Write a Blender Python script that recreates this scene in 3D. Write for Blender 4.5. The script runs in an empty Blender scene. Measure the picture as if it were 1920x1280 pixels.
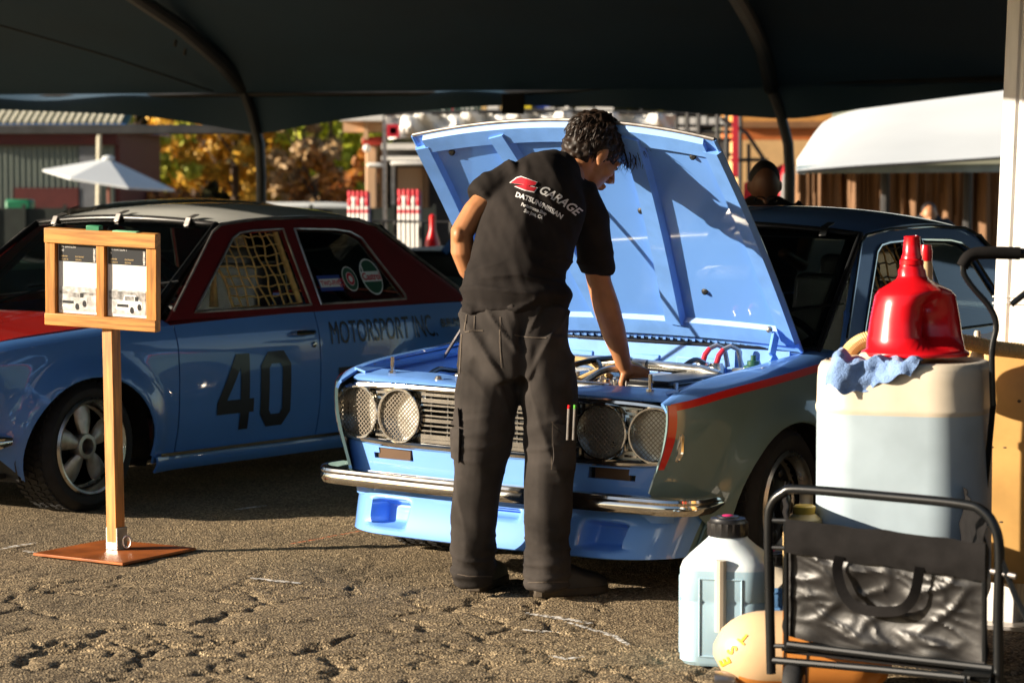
import bpy, bmesh, math, random
import numpy as np
from mathutils import Vector, Matrix, noise, geometry
from mathutils.bvhtree import BVHTree
R = math.radians
rnd = random.Random(7)
sc = bpy.context.scene
C = sc.collection
# ---------------- camera
F_PX, PITCH, CAM_H = 4866.0, R(3.458), 1.342
cam_d = bpy.data.cameras.new('camera'); cam = bpy.data.objects.new('camera', cam_d); C.objects.link(cam)
cam.location = (0, 0, CAM_H); cam.rotation_euler = (R(90) - PITCH, 0, 0)
cam_d.sensor_width = 36; cam_d.lens = F_PX / 1920 * 36
cam_d.clip_end = 2000; cam_d.clip_start = .1
cam_d.dof.use_dof = True; cam_d.dof.focus_distance = 8.9; cam_d.dof.aperture_fstop = 5.0
sc.camera = cam
# ---------------- light
SUN_EL, SUN_AZ = R(16.5), R(11)          # light travels towards +X, a little away from the camera
world = bpy.data.worlds.new('World'); sc.world = world; world.use_nodes = True
wn = world.node_tree.nodes; wl = world.node_tree.links
sky = wn.new('ShaderNodeTexSky'); sky.sky_type = 'NISHITA'; sky.sun_disc = False
sky.sun_elevation = SUN_EL; sky.sun_rotation = math.atan2(-math.cos(SUN_AZ), -math.sin(SUN_AZ)) % (2 * math.pi)
sky.air_density = 1.0; sky.dust_density = 1.0
wl.new(sky.outputs[0], wn['Background'].inputs[0]); wn['Background'].inputs[1].default_value = .055
sun_d = bpy.data.lights.new('sun', 'SUN'); sun_d.energy = 5.0; sun_d.angle = R(.5); sun_d.color = (1, .865, .69)
sun = bpy.data.objects.new('sun', sun_d); C.objects.link(sun)
sun_dir = Vector((math.cos(SUN_EL) * math.cos(SUN_AZ), math.cos(SUN_EL) * math.sin(SUN_AZ), -math.sin(SUN_EL)))
sun.rotation_euler = sun_dir.to_track_quat('-Z', 'Y').to_euler(); sun.location = (-20, -5, 12)
vs = sc.view_settings; vs.view_transform = 'Standard'; vs.look = 'None'; vs.exposure = 1.2; vs.gamma = 1; vs.use_curve_mapping = False
sc.cycles.use_denoising = True; sc.cycles.max_bounces = 8; sc.cycles.caustics_reflective = False; sc.cycles.caustics_refractive = False

def at(px, py, Y):                      # photo pixel + distance -> point
    cp, sp = math.cos(PITCH), math.sin(PITCH)
    a, b = (px - 960) / F_PX, (640 - py) / F_PX
    d = Vector((a, cp + b * sp, -sp + b * cp))
    return Vector((0, 0, CAM_H)) + d * (Y / d.y)
def gnd(px, py, z=0):                   # photo pixel -> point on the plane at height z
    p = at(px, py, 1.0) - Vector((0, 0, CAM_H))
    return Vector((0, 0, CAM_H)) + p * ((z - CAM_H) / p.z)
# ---------------- tagging
def tag(o, label=None, cat=None, group=None, kind=None):
    if label: o['label'] = label
    if cat: o['category'] = cat
    if group: o['group'] = group
    if kind: o['kind'] = kind
    return o
def empty(name, loc=(0, 0, 0), rz=0, label=None, cat=None, group=None):
    o = bpy.data.objects.new(name, None); C.objects.link(o); o.empty_display_size = .1
    o.location = loc; o.rotation_euler = (0, 0, rz)
    return tag(o, label, cat, group)
def copy_tree(o, parent=None):
    c = o.copy(); C.objects.link(c); c.parent = parent
    for ch in list(o.children): copy_tree(ch, c)
    return c
# ---------------- interpolation
def cr(xs, ys, x):                      # catmull-rom through (xs,ys), xs monotonic
    if xs[0] > xs[-1]: xs, ys = xs[::-1], ys[::-1]
    if x <= xs[0]: return ys[0]
    if x >= xs[-1]: return ys[-1]
    i = 0
    while x > xs[i + 1]: i += 1
    t = (x - xs[i]) / (xs[i + 1] - xs[i]); h = xs[i + 1] - xs[i]
    def sl(k):
        if k <= 0: return (ys[1] - ys[0]) / (xs[1] - xs[0])
        if k >= len(xs) - 1: return (ys[-1] - ys[-2]) / (xs[-1] - xs[-2])
        a = (ys[k] - ys[k - 1]) / (xs[k] - xs[k - 1]); b = (ys[k + 1] - ys[k]) / (xs[k + 1] - xs[k])
        return 0 if a * b <= 0 else 2 * a * b / (a + b)
    m0, m1 = sl(i) * h, sl(i + 1) * h
    return (2*t**3-3*t*t+1)*ys[i] + (t**3-2*t*t+t)*m0 + (-2*t**3+3*t*t)*ys[i+1] + (t**3-t*t)*m1
def sstep(a, b, x):
    t = min(1, max(0, (x - a) / (b - a))); return t * t * (3 - 2 * t)
# ---------------- mesh builder
def finish(name, verts, faces, mat, parent=None, smooth=True, angle=35, bevel=0, solid=0, seg=2, subsurf=0):
    me = bpy.data.meshes.new(name)
    me.from_pydata([tuple(v) for v in verts], [], faces)
    bm = bmesh.new(); bm.from_mesh(me)
    bm.normal_update()
    if smooth:
        ca = R(angle)
        for f in bm.faces: f.smooth = True
        for e in bm.edges:
            if len(e.link_faces) == 2 and e.calc_face_angle(0) > ca: e.smooth = False
    bm.to_mesh(me); bm.free()
    if mat is not None:
        for m in (mat if isinstance(mat, (list, tuple)) else [mat]): me.materials.append(m)
    o = bpy.data.objects.new(name, me); C.objects.link(o)
    if parent is not None: o.parent = parent
    if bevel:
        b = o.modifiers.new('bevel', 'BEVEL'); b.width = bevel; b.segments = seg; b.limit_method = 'ANGLE'; b.angle_limit = R(40); b.harden_normals = False
    if solid:
        s = o.modifiers.new('solid', 'SOLIDIFY'); s.thickness = abs(solid); s.offset = -1 if solid > 0 else 1; s.use_even_offset = False
        if smooth: e_ = o.modifiers.new('split', 'EDGE_SPLIT'); e_.split_angle = R(max(angle, 38)); e_.use_edge_sharp = True
    if subsurf:
        s = o.modifiers.new('sub', 'SUBSURF'); s.levels = s.render_levels = subsurf
    return o
class MB:
    def __init__(s): s.v = []; s.f = []
    def add(s, vs_, fs):
        n = len(s.v); s.v += [Vector(v) for v in vs_]; s.f += [tuple(i + n for i in f) for f in fs]; return s
    def box(s, c, size, rot=None):
        c = Vector(c); x, y, z = [a / 2 for a in size]
        P = [Vector((i * x, j * y, k * z)) for i in (-1, 1) for j in (-1, 1) for k in (-1, 1)]
        if rot is not None: P = [rot @ p for p in P]
        return s.add([p + c for p in P], [(0, 1, 3, 2), (4, 6, 7, 5), (0, 4, 5, 1), (2, 3, 7, 6), (0, 2, 6, 4), (1, 5, 7, 3)])
    def bar(s, a, b, w, h, up=(0, 0, 1)):   # box from a to b
        a, b = Vector(a), Vector(b); d = (b - a); L = d.length; d.normalize()
        u = Vector(up); x = d.cross(u)
        if x.length < 1e-4: x = d.cross(Vector((1, 0, 0)))
        x.normalize(); z = x.cross(d)
        return s.box((a + b) / 2, (w, L, h), Matrix((x, d, z)).transposed())
    def tube(s, path, r, n=8, cap=True, closed=False):
        P = [Vector(p) for p in path]; m = len(P)
        rs = r if isinstance(r, (list, tuple)) else [r] * m
        base = len(s.v); prev = None
        for i in range(m):
            if closed: t = P[(i + 1) % m] - P[i - 1]
            else: t = P[min(i + 1, m - 1)] - P[max(i - 1, 0)]
            if t.length < 1e-9: t = Vector((0, 0, 1))
            t.normalize()
            if prev is None:
                x = t.cross(Vector((0, 0, 1)))
                if x.length < 1e-3: x = t.cross(Vector((1, 0, 0)))
            else: x = prev - t * prev.dot(t)
            x.normalize(); prev = x; y = t.cross(x)
            for k in range(n):
                a = 2 * math.pi * k / n
                s.v.append(P[i] + (x * math.cos(a) + y * math.sin(a)) * rs[i])
        for i in range(m if closed else m - 1):
            j = (i + 1) % m
            for k in range(n):
                l = (k + 1) % n
                s.f.append((base + i*n + k, base + i*n + l, base + j*n + l, base + j*n + k))
        if cap and not closed:
            s.f.append(tuple(base + k for k in range(n))[::-1]); s.f.append(tuple(base + (m-1)*n + k for k in range(n)))
        return s
    def rings(s, rings, cap=True, closed=False):   # list of equal-length rings
        base = len(s.v); n = len(rings[0])
        for r in rings: s.v += [Vector(p) for p in r]
        m = len(rings)
        for i in range(m if closed else m - 1):
            j = (i + 1) % m
            for k in range(n):
                l = (k + 1) % n
                s.f.append((base + i*n + k, base + i*n + l, base + j*n + l, base + j*n + k))
        if cap and not closed:
            s.f.append(tuple(base + k for k in range(n))[::-1]); s.f.append(tuple(base + (m-1)*n + k for k in range(n)))
        return s
    def lathe(s, prof, org=(0, 0, 0), axis='z', n=32, cap=False):   # prof: (r, h)
        org = Vector(org); rg = []
        for r, h in prof:
            ring = []
            for k in range(n):
                a = 2 * math.pi * k / n; x, y = r * math.cos(a), r * math.sin(a)
                ring.append(org + (Vector((x, y, h)) if axis == 'z' else Vector((x, h, y)) if axis == 'y' else Vector((h, x, y))))
            rg.append(ring)
        if axis == 'y': rg = [r[::-1] for r in rg]
        return s.rings(rg, cap=cap)
    def grid(s, fn, nu, nv, flip=False):
        base = len(s.v)
        for i in range(nu + 1):
            for j in range(nv + 1): s.v.append(Vector(fn(i / nu, j / nv)))
        for i in range(nu):
            for j in range(nv):
                a = base + i * (nv + 1) + j; q = (a, a + nv + 1, a + nv + 2, a + 1)
                s.f.append(q[::-1] if flip else q)
        return s
    def ell(s, c, r, rot=None, nu=10, nv=16):
        c = Vector(c); rg = []
        for i in range(nu + 1):
            t = math.pi * i / nu; t = min(max(t, .02), math.pi - .02)
            ring = []
            for k in range(nv):
                a = 2 * math.pi * k / nv
                p = Vector((r[0]*math.sin(t)*math.cos(a), r[1]*math.sin(t)*math.sin(a), -r[2]*math.cos(t)))
                ring.append(c + (rot @ p if rot is not None else p))
            rg.append(ring)
        return s.rings(rg, cap=True)
    def limb(s, path, radii, n=16, side=None):   # elliptical tapered tube: radii (rx,ry) about side axis
        P = [Vector(p) for p in path]; m = len(P); rg = []
        for i in range(m):
            t = (P[min(i+1, m-1)] - P[max(i-1, 0)]).normalized()
            sx = Vector(side if side is not None else (1, 0, 0)); x = (sx - t * sx.dot(t)).normalized(); y = t.cross(x)
            rx, ry = radii[i] if isinstance(radii[i], (tuple, list)) else (radii[i], radii[i])
            rg.append([P[i] + x * rx * math.cos(2*math.pi*k/n) + y * ry * math.sin(2*math.pi*k/n) for k in range(n)])
        return s.rings(rg, cap=True)
    def prism(s, poly, h0, h1, fn=None):    # extrude 2D polygon between h0,h1; fn(x,y,h)->point
        fn = fn or (lambda x, y, h: (x, y, h)); n = len(poly); base = len(s.v)
        s.v += [Vector(fn(x, y, h0)) for x, y in poly] + [Vector(fn(x, y, h1)) for x, y in poly]
        s.f.append(tuple(base + i for i in range(n))[::-1]); s.f.append(tuple(base + n + i for i in range(n)))
        for i in range(n):
            j = (i + 1) % n; s.f.append((base + i, base + j, base + n + j, base + n + i))
        return s
    def build(s, name, mat, parent=None, **k): return finish(name, s.v, s.f, mat, parent, **k)
def pip(p, poly):
    x, y = p; c = False; n = len(poly); j = n - 1
    for i in range(n):
        xi, yi = poly[i]; xj, yj = poly[j]
        if (yi > y) != (yj > y) and x < (xj - xi) * (y - yi) / (yj - yi) + xi: c = not c
        j = i
    return c
def dens(poly, step):
    out = []
    for i in range(len(poly)):
        a, b = poly[i], poly[(i + 1) % len(poly)]
        L = math.hypot(b[0]-a[0], b[1]-a[1]); n = max(1, int(L / step + .5))
        for k in range(n): out.append((a[0] + (b[0]-a[0]) * k / n, a[1] + (b[1]-a[1]) * k / n))
    return out
def cdt(outline, holes=(), step=.04, dense=True):     # 2D panel with holes -> verts2d, tris
    loops = [dens(l, step) if dense else list(l) for l in [outline, *holes]]
    V = []; E = []
    for l in loops:
        b = len(V); V += l; E += [(b + i, b + (i + 1) % len(l)) for i in range(len(l))]
    bpts = np.array(V)
    xs = [p[0] for p in loops[0]]; ys = [p[1] for p in loops[0]]
    nx = int((max(xs) - min(xs)) / step); ny = int((max(ys) - min(ys)) / step)
    for i in range(1, nx + 1):
        for j in range(1, ny + 1):
            p = (min(xs) + i * (max(xs) - min(xs)) / (nx + 1), min(ys) + j * (max(ys) - min(ys)) / (ny + 1))
            if pip(p, loops[0]) and not any(pip(p, h) for h in loops[1:]):
                if np.min((bpts[:, 0] - p[0])**2 + (bpts[:, 1] - p[1])**2) > (step * .5)**2: V.append(p)
    r = geometry.delaunay_2d_cdt([Vector(p) for p in V], E, [], 0, 1e-6)
    v2 = [tuple(v) for v in r[0]]; T = []
    for t in r[2]:
        cx = sum(v2[i][0] for i in t) / 3; cy = sum(v2[i][1] for i in t) / 3
        if pip((cx, cy), loops[0]) and not any(pip((cx, cy), h) for h in loops[1:]): T.append(tuple(t))
    return v2, T
def panel(name, outline, fn, mat, parent, holes=(), step=.04, flip=False, solid=.01, dense=True, angle=35):
    v2, T = cdt(outline, holes, step, dense)
    if flip: T = [t[::-1] for t in T]
    return finish(name, [fn(*p) for p in v2], T, mat, parent, solid=solid, angle=angle)
def evalmesh(o):                                       # evaluated copy with modifiers
    dg = bpy.context.evaluated_depsgraph_get(); dg.update()
    return bpy.data.meshes.new_from_object(o.evaluated_get(dg))
def bake(o):
    me = evalmesh(o); o.modifiers.clear(); old = o.data; o.data = me; bpy.data.meshes.remove(old); return o
def text2d(s, size=1.0, align='CENTER', shear=0, spacing=1.0, bold=0, sx=1.0):
    cu = bpy.data.curves.new('t', 'FONT'); cu.body = s; cu.size = size; cu.align_x = align; cu.shear = shear; cu.space_character = spacing; cu.offset = bold; cu.resolution_u = 3
    o = bpy.data.objects.new('t', cu); C.objects.link(o); me = evalmesh(o)
    V = [(v.co.x * sx, v.co.y) for v in me.vertices]; Fc = [tuple(p.vertices) for p in me.polygons]
    bpy.data.objects.remove(o); bpy.data.curves.remove(cu); bpy.data.meshes.remove(me)
    return V, Fc
def subdiv2d(V, Fc, step):
    bm = bmesh.new(); vs_ = [bm.verts.new((x, y, 0)) for x, y in V]
    for f in Fc:
        try: bm.faces.new([vs_[i] for i in f])
        except ValueError: pass
    bmesh.ops.remove_doubles(bm, verts=bm.verts, dist=1e-5)
    xs = [v.co.x for v in bm.verts]; ys = [v.co.y for v in bm.verts]
    for ax, (lo, hi) in enumerate(((min(xs), max(xs)), (min(ys), max(ys)))):
        k = lo + step
        while k < hi:
            g = bm.verts[:] + bm.edges[:] + bm.faces[:]
            bmesh.ops.bisect_plane(bm, geom=g, plane_co=(k, 0, 0) if ax == 0 else (0, k, 0), plane_no=(1, 0, 0) if ax == 0 else (0, 1, 0), dist=1e-6); k += step
    bm.verts.index_update()
    out = [(v.co.x, v.co.y) for v in bm.verts], [tuple(v.index for v in f.verts) for f in bm.faces]
    bm.free(); return out
# ---------------- materials
def mat(name, col, rough=.5, metal=0, coat=0, var=.12, vscale=6, bump=0, bscale=60, bdist=.002, trans=0, ior=1.45, spec=.5, sub=0, emit=0, rvar=.1, col2=None, det=4, alpha=1, sheen=0, aniso=None):
    m = bpy.data.materials.new(name); m.use_nodes = True
    nt = m.node_tree; n = nt.nodes; l = nt.links; b = n['Principled BSDF']
    b.inputs['Roughness'].default_value = rough; b.inputs['Metallic'].default_value = metal
    b.inputs['Coat Weight'].default_value = coat; b.inputs['Coat Roughness'].default_value = .03
    b.inputs['Transmission Weight'].default_value = trans; b.inputs['IOR'].default_value = ior
    b.inputs['Specular IOR Level'].default_value = spec; b.inputs['Alpha'].default_value = alpha
    b.inputs['Sheen Weight'].default_value = sheen
    if sub: b.inputs['Subsurface Weight'].default_value = sub; b.inputs['Subsurface Radius'].default_value = (.01, .005, .003); b.inputs['Subsurface Scale'].default_value = 1
    tc = n.new('ShaderNodeTexCoord'); no = n.new('ShaderNodeTexNoise'); no.inputs['Scale'].default_value = vscale; no.inputs['Detail'].default_value = det
    src = tc.outputs['Object']
    if aniso:
        mp = n.new('ShaderNodeMapping'); mp.inputs['Scale'].default_value = aniso; l.new(src, mp.inputs[0]); src = mp.outputs[0]
    l.new(src, no.inputs['Vector'])
    rp = n.new('ShaderNodeValToRGB'); c1 = tuple(max(0, c * (1 - var)) for c in col[:3]) + (1,)
    c2 = (tuple(col2) + (1,)) if col2 else tuple(min(1, c * (1 + var)) for c in col[:3]) + (1,)
    rp.color_ramp.elements[0].color = c1; rp.color_ramp.elements[1].color = c2
    rp.color_ramp.elements[0].position = .35; rp.color_ramp.elements[1].position = .65
    l.new(no.outputs['Fac'], rp.inputs[0]); l.new(rp.outputs[0], b.inputs['Base Color'])
    if rvar:
        mr = n.new('ShaderNodeMapRange'); mr.inputs[3].default_value = max(0, rough * (1 - rvar)); mr.inputs[4].default_value = min(1, rough * (1 + rvar))
        l.new(no.outputs['Fac'], mr.inputs[0]); l.new(mr.outputs[0], b.inputs['Roughness'])
    if bump:
        nb = n.new('ShaderNodeTexNoise'); nb.inputs['Scale'].default_value = bscale; nb.inputs['Detail'].default_value = 5
        l.new(src, nb.inputs['Vector']); bp = n.new('ShaderNodeBump'); bp.inputs['Strength'].default_value = bump; bp.inputs['Distance'].default_value = bdist
        l.new(nb.outputs['Fac'], bp.inputs['Height']); l.new(bp.outputs[0], b.inputs['Normal'])
    if emit: b.inputs['Emission Strength'].default_value = emit; b.inputs['Emission Color'].default_value = tuple(col[:3]) + (1,)
    return m
def paint(name, col, **k):
    a = dict(rough=.38, coat=1.0, var=.04, vscale=3, bump=.02, bscale=4, bdist=.006, spec=.4); a.update(k)
    return mat(name, col, **a)
M = {}
M['blue'] = paint('blue_paint', (.15, .35, .82))
M['blue2'] = paint('deep_blue_paint', (.08, .23, .60))
M['bay'] = mat('bay_blue', (.165, .37, .84), .42, coat=.3, var=.08, vscale=12)
M['side_shaded'] = paint('shaded_side_paint', (.13, .21, .215))  # pale car sides darkened, their shade put into the base colour
M['white'] = paint('white_paint', (.78, .79, .74))
M['red'] = paint('red_paint', (.50, .012, .008))
M['maroon'] = paint('shaded_red_paint', (.17, .008, .009))  # the same red darkened, so the pillars' shade sits in the colour
M['redpin'] = paint('red_stripe', (.62, .015, .012), coat=.6)
M['rubber'] = mat('rubber', (.012, .012, .013), .75, var=.3, vscale=30, bump=.3, bscale=120)
M['trimblk'] = mat('black_trim', (.010, .011, .012), .35, var=.2)
M['chrome'] = mat('chrome', (.72, .70, .66), .10, metal=1, var=.08, vscale=14, rvar=.5)
M['alu'] = mat('aluminium', (.55, .54, .50), .30, metal=1, var=.15, vscale=20, rvar=.4)
M['dullmetal'] = mat('cast_metal', (.42, .40, .36), .42, metal=.8, var=.2, vscale=25, bump=.2)
M['black'] = mat('satin_black', (.007, .008, .009), .28, var=.2)
M['dark'] = mat('interior_black', (.008, .009, .010), .7, var=.3, vscale=10)
M['glass'] = mat('window_glass', (.13, .17, .165), .02, trans=1, ior=1.02, var=.01, rvar=0, spec=.5, coat=1)
M['lens'] = mat('lamp_glass', (.03, .032, .036), .08, var=.1, coat=1)
M['screen'] = mat('wire_screen', (.26, .22, .17), .6, metal=0, spec=.2, var=.15, vscale=40)
M['net'] = mat('net_webbing', (.62, .38, .12), .8, var=.2, vscale=40)
M['netdark'] = mat('net_cord', (.10, .085, .06), .8, var=.2, vscale=40)
M['decalblk'] = mat('black_vinyl', (.012, .014, .02), .4, coat=.5, var=.15)
M['decalwht'] = mat('white_vinyl', (.8, .8, .78), .4, var=.05)
M['decalred'] = mat('red_vinyl', (.6, .03, .05), .4, var=.05)
M['decalgrn'] = mat('green_vinyl', (.02, .09, .05), .4, var=.05)
M['decalblu'] = mat('blue_vinyl', (.03, .06, .3), .4, var=.05)
M['skin'] = mat('skin', (.40, .175, .075), .48, var=.14, vscale=14, sub=.12, bump=.25, bscale=140, bdist=.001, det=6)
M['hair'] = mat('dark_hair', (.018, .010, .006), .5, var=.5, vscale=40, spec=.35)
M['shirt'] = mat('black_cotton', (.020, .0165, .015), .9, spec=.15, var=.25, vscale=9, bump=.35, bscale=260, bdist=.001)
M['pants'] = mat('charcoal_twill', (.036, .031, .028), .9, spec=.12, var=.35, vscale=7, bump=.4, bscale=240, bdist=.001, det=8)
M['shoe'] = mat('black_leather', (.016, .014, .013), .5, var=.3, vscale=12, bump=.3, bscale=60)
M['wood'] = mat('pine', (.50, .21, .045), .5, var=.35, vscale=5, aniso=(14, 14, 1.2), bump=.2, bscale=12, det=8)
M['woodh'] = mat('pine_rail', (.54, .24, .06), .5, var=.35, vscale=5, aniso=(1.2, 14, 14), bump=.2, bscale=12, det=8)
M['rust'] = mat('rusty_plate', (.34, .095, .02), .42, metal=.1, var=.35, vscale=6, det=8, bump=.15, bscale=40)
M['steel'] = mat('dull_steel', (.45, .42, .40), .35, metal=.9, var=.25, vscale=18)
M['paper'] = mat('paper', (.80, .79, .76), .6, var=.02)
M['poly'] = mat('white_polyethylene', (.62, .54, .42), .38, var=.14, vscale=5, sub=.03, bump=.12, bscale=14, bdist=.004)
M['tan'] = mat('yellowed_polyethylene', (.62, .36, .12), .42, var=.18, vscale=5, det=8, bump=.15, bscale=18)
M['redplas'] = mat('red_plastic', (.62, .006, .012), .25, var=.05, coat=.3, bump=.06, bscale=10, bdist=.004)
M['rag'] = mat('blue_terry', (.20, .33, .62), .95, var=.2, vscale=30, bump=1, bscale=220, bdist=.004, sheen=.4)
M['hose'] = mat('cream_hose', (.66, .46, .20), .5, var=.1)
M['clearjug'] = mat('translucent_jug', (.66, .74, .78), .35, var=.06, sub=.2, bump=.05, bscale=8)
M['ribblk'] = mat('black_cap', (.014, .013, .013), .4, var=.2)
M['orange'] = mat('orange_tank', (.70, .27, .06), .35, var=.12, vscale=4, sub=.1)
M['canvas'] = mat('black_vinyl_fabric', (.014, .013, .013), .42, var=.3, vscale=8, bump=.3, bscale=40, bdist=.003)
M['canvasm'] = mat('black_woven_fabric', (.012, .011, .011), .9, spec=.1, var=.2, vscale=20, bump=.3, bscale=200)
M['tent'] = mat('tent_vinyl_underside', (.022, .064, .115), .7, var=.12, vscale=.8, det=3)
M['tentw'] = mat('white_tent_vinyl', (.62, .65, .66), .6, var=.04, vscale=.7)
M['tubedark'] = mat('dark_tent_frame', (.035, .037, .040), .4, metal=.4, var=.2)
M['post'] = mat('aluminium_post', (.74, .72, .69), .45, var=.12, vscale=5, aniso=(6, 6, .8), det=8, bump=.2, bscale=30)
# ---------------- two-door sedan, X forward from the front axle, Y left, Z up
WX = [.66, .58, .45, .25, 0, -.5, -1.5, -2.42, -3.0, -3.3, -3.4]; WV = [.655, .698, .735, .757, .768, .776, .780, .774, .745, .705, .66]
SZ = [.12, .20, .35, .50, .60, .655, .72, .79]; SV = [-.055, -.034, -.006, 0, -.003, -.008, -.026, -.048]
TX = [.66, .4, 0, -.5, -1.5, -2.42, -3.0, -3.4]; TV = [.648, .685, .712, .742, .762, .765, .755, .735]
AC, AA, AB = .262, .365, .298
XR = -2.42
def ztop(X): return cr(TX, TV, X)
def side_y(X, Z, off=0):
    y = cr(WX, WV, X) + cr(SZ, SV, Z)
    for cx in (0, XR):
        e = math.hypot((X - cx) / AA, (Z - AC) / AB)
        if e < 2: y += .042 * math.exp(-((max(e, 1) - 1) / .22) ** 2) * sstep(.70, .58, Z)
    if X > .25: y -= .075 * (X - .25) / .4 * sstep(.62, .25, Z)
    return y + off
def mir(fn, s): return lambda a, b: (lambda p: (p[0], p[1] * s, p[2]))(fn(a, b))
def arch(cx, a0, a1, k=1.0, n=26): return [(cx + AA*k*math.cos(R(a0+(a1-a0)*i/n)), AC + AB*k*math.sin(R(a0+(a1-a0)*i/n))) for i in range(n+1)]
def topline(x0, x1, n=12, dz=0): return [(x0+(x1-x0)*i/n, ztop(x0+(x1-x0)*i/n)+dz) for i in range(n+1)]
G0, G1 = -.535, -1.49                    # door gaps
def gh_y(X, Z): return .738 - (Z - .765) * .46 - .012 * math.cos((Z - .765) / .4 * math.pi) ** 2 * 0 + cr([-.4, -1.5, -2.8], [-.01, .008, -.02], X)
def plan_front(t, hw, xf, xb, k=.13):    # t -1..1 : nose plan curve, flat front with rounded corners, then back along the side
    s = abs(t); sg = 1 if t >= 0 else -1
    if s < .72: y = s / .72 * (hw - k); x = xf - .045 * (y / hw) ** 2
    elif s < .88:
        a = (s - .72) / .16 * math.pi / 2; y = hw - k + k * math.sin(a); x = xf - .045 * ((hw-k)/hw)**2 - k + k * math.cos(a)
    else: y = hw; x0 = xf - .045 * ((hw-k)/hw)**2 - k; x = x0 + (xb - x0) * (s - .88) / .12
    return x, y * sg
def wheel(name, parent, pos, side, kind, rim_r):
    w = empty(name); w.parent = parent; w.location = pos
    w.rotation_euler = (0, 0, 0 if side > 0 else math.pi)
    Rr, hw = .268, .11
    b = MB(); b.lathe([(rim_r, -hw+.01), (rim_r+.015, -hw), (Rr-.03, -hw-.006), (Rr-.006, -hw+.016), (Rr, -hw+.04), (Rr+.002, 0), (Rr, hw-.04), (Rr-.006, hw-.016), (Rr-.03, hw+.006), (rim_r+.03, hw+.008), (rim_r+.015, hw), (rim_r, hw-.01)], axis='y', n=56)
    ty = b.build('tyre', M['rubber'], w)
    b = MB()
    for k in range(52):
        a = 2*math.pi*k/52
        for j, yo in enumerate((-.072, -.026, .022, .068)):
            aa = a + (j % 2) * .06
            b.box((math.cos(aa)*(Rr+.002), yo, math.sin(aa)*(Rr+.002)), (.007, .034, .020), Matrix.Rotation(-aa, 3, 'Y') @ Matrix.Rotation(.35*(1 if j % 2 else -1), 3, 'X'))
    b.build('tread', M['rubber'], ty)
    b = MB(); b.lathe([(rim_r+.012, hw+.002), (rim_r+.004, hw+.012), (rim_r-.006, hw+.008), (rim_r-.012, hw-.004), (rim_r-.02, hw-.05), (rim_r-.03, hw-.06)], axis='y', n=48); b.build('rim', M['alu'], w)
    b = MB(); b.lathe([(rim_r-.018, hw-.03), (rim_r-.03, -hw+.02), (.02, -hw+.03)], axis='y', n=32); b.build('barrel', M['black'], w)
    if kind == 'petal':
        for k in range(5):
            a = R(88 + 74 * k); d = Vector((-math.cos(a), 0, math.sin(a))); p = d.cross(Vector((0, 1, 0)))
            rg = []
            for i in range(9):
                t = i / 8; r = .042 + (rim_r - .055) * t; wd = .020 + .027 * math.sin(min(1, t * 1.15) * math.pi * .62) * (1 if t < .75 else 1 - .5*(t-.75)/.25); th = .020 - .006*t
                c = d * r + Vector((0, hw - .045 - .018*t, 0))
                rg.append([c + p*wd*math.cos(q) + Vector((0, th*math.sin(q), 0)) for q in [2*math.pi*j/12 for j in range(12)]])
            MB().rings(rg).build('spoke', M['dullmetal'], w)
        b = MB(); b.lathe([(.024, hw-.075), (.052, hw-.075), (.056, hw-.035), (.050, hw-.022), (.034, hw-.02), (.030, hw-.05)], axis='y', n=28); b.build('hub', M['dullmetal'], w)
    else:
        b = MB(); b.lathe([(rim_r-.03, hw-.058), (rim_r-.05, hw-.045), (.085, hw-.035), (.06, hw-.03), (.05, hw-.028), (.012, hw-.026)], axis='y', n=40); b.build('disc', M['black'], w)
        for k in range(8):
            a = 2*math.pi*k/8 + .2; c = Vector((math.cos(a)*.105, hw-.036, math.sin(a)*.105))
            MB().ell(c, (.021, .010, .021), nu=6, nv=12).build('lug', M['black'], w)
        b = MB(); b.lathe([(.045, hw-.03), (.043, hw-.005), (.03, hw+.002), (.001, hw+.003)], axis='y', n=24); b.build('hub', M['black'], w)
    return w
def decal(name, V, Fc, fn, m, parent, step=.03, off=.0035):
    V, Fc = subdiv2d(V, Fc, step)
    return finish(name, [fn(*p) for p in V], Fc, m, parent, smooth=True)
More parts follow.
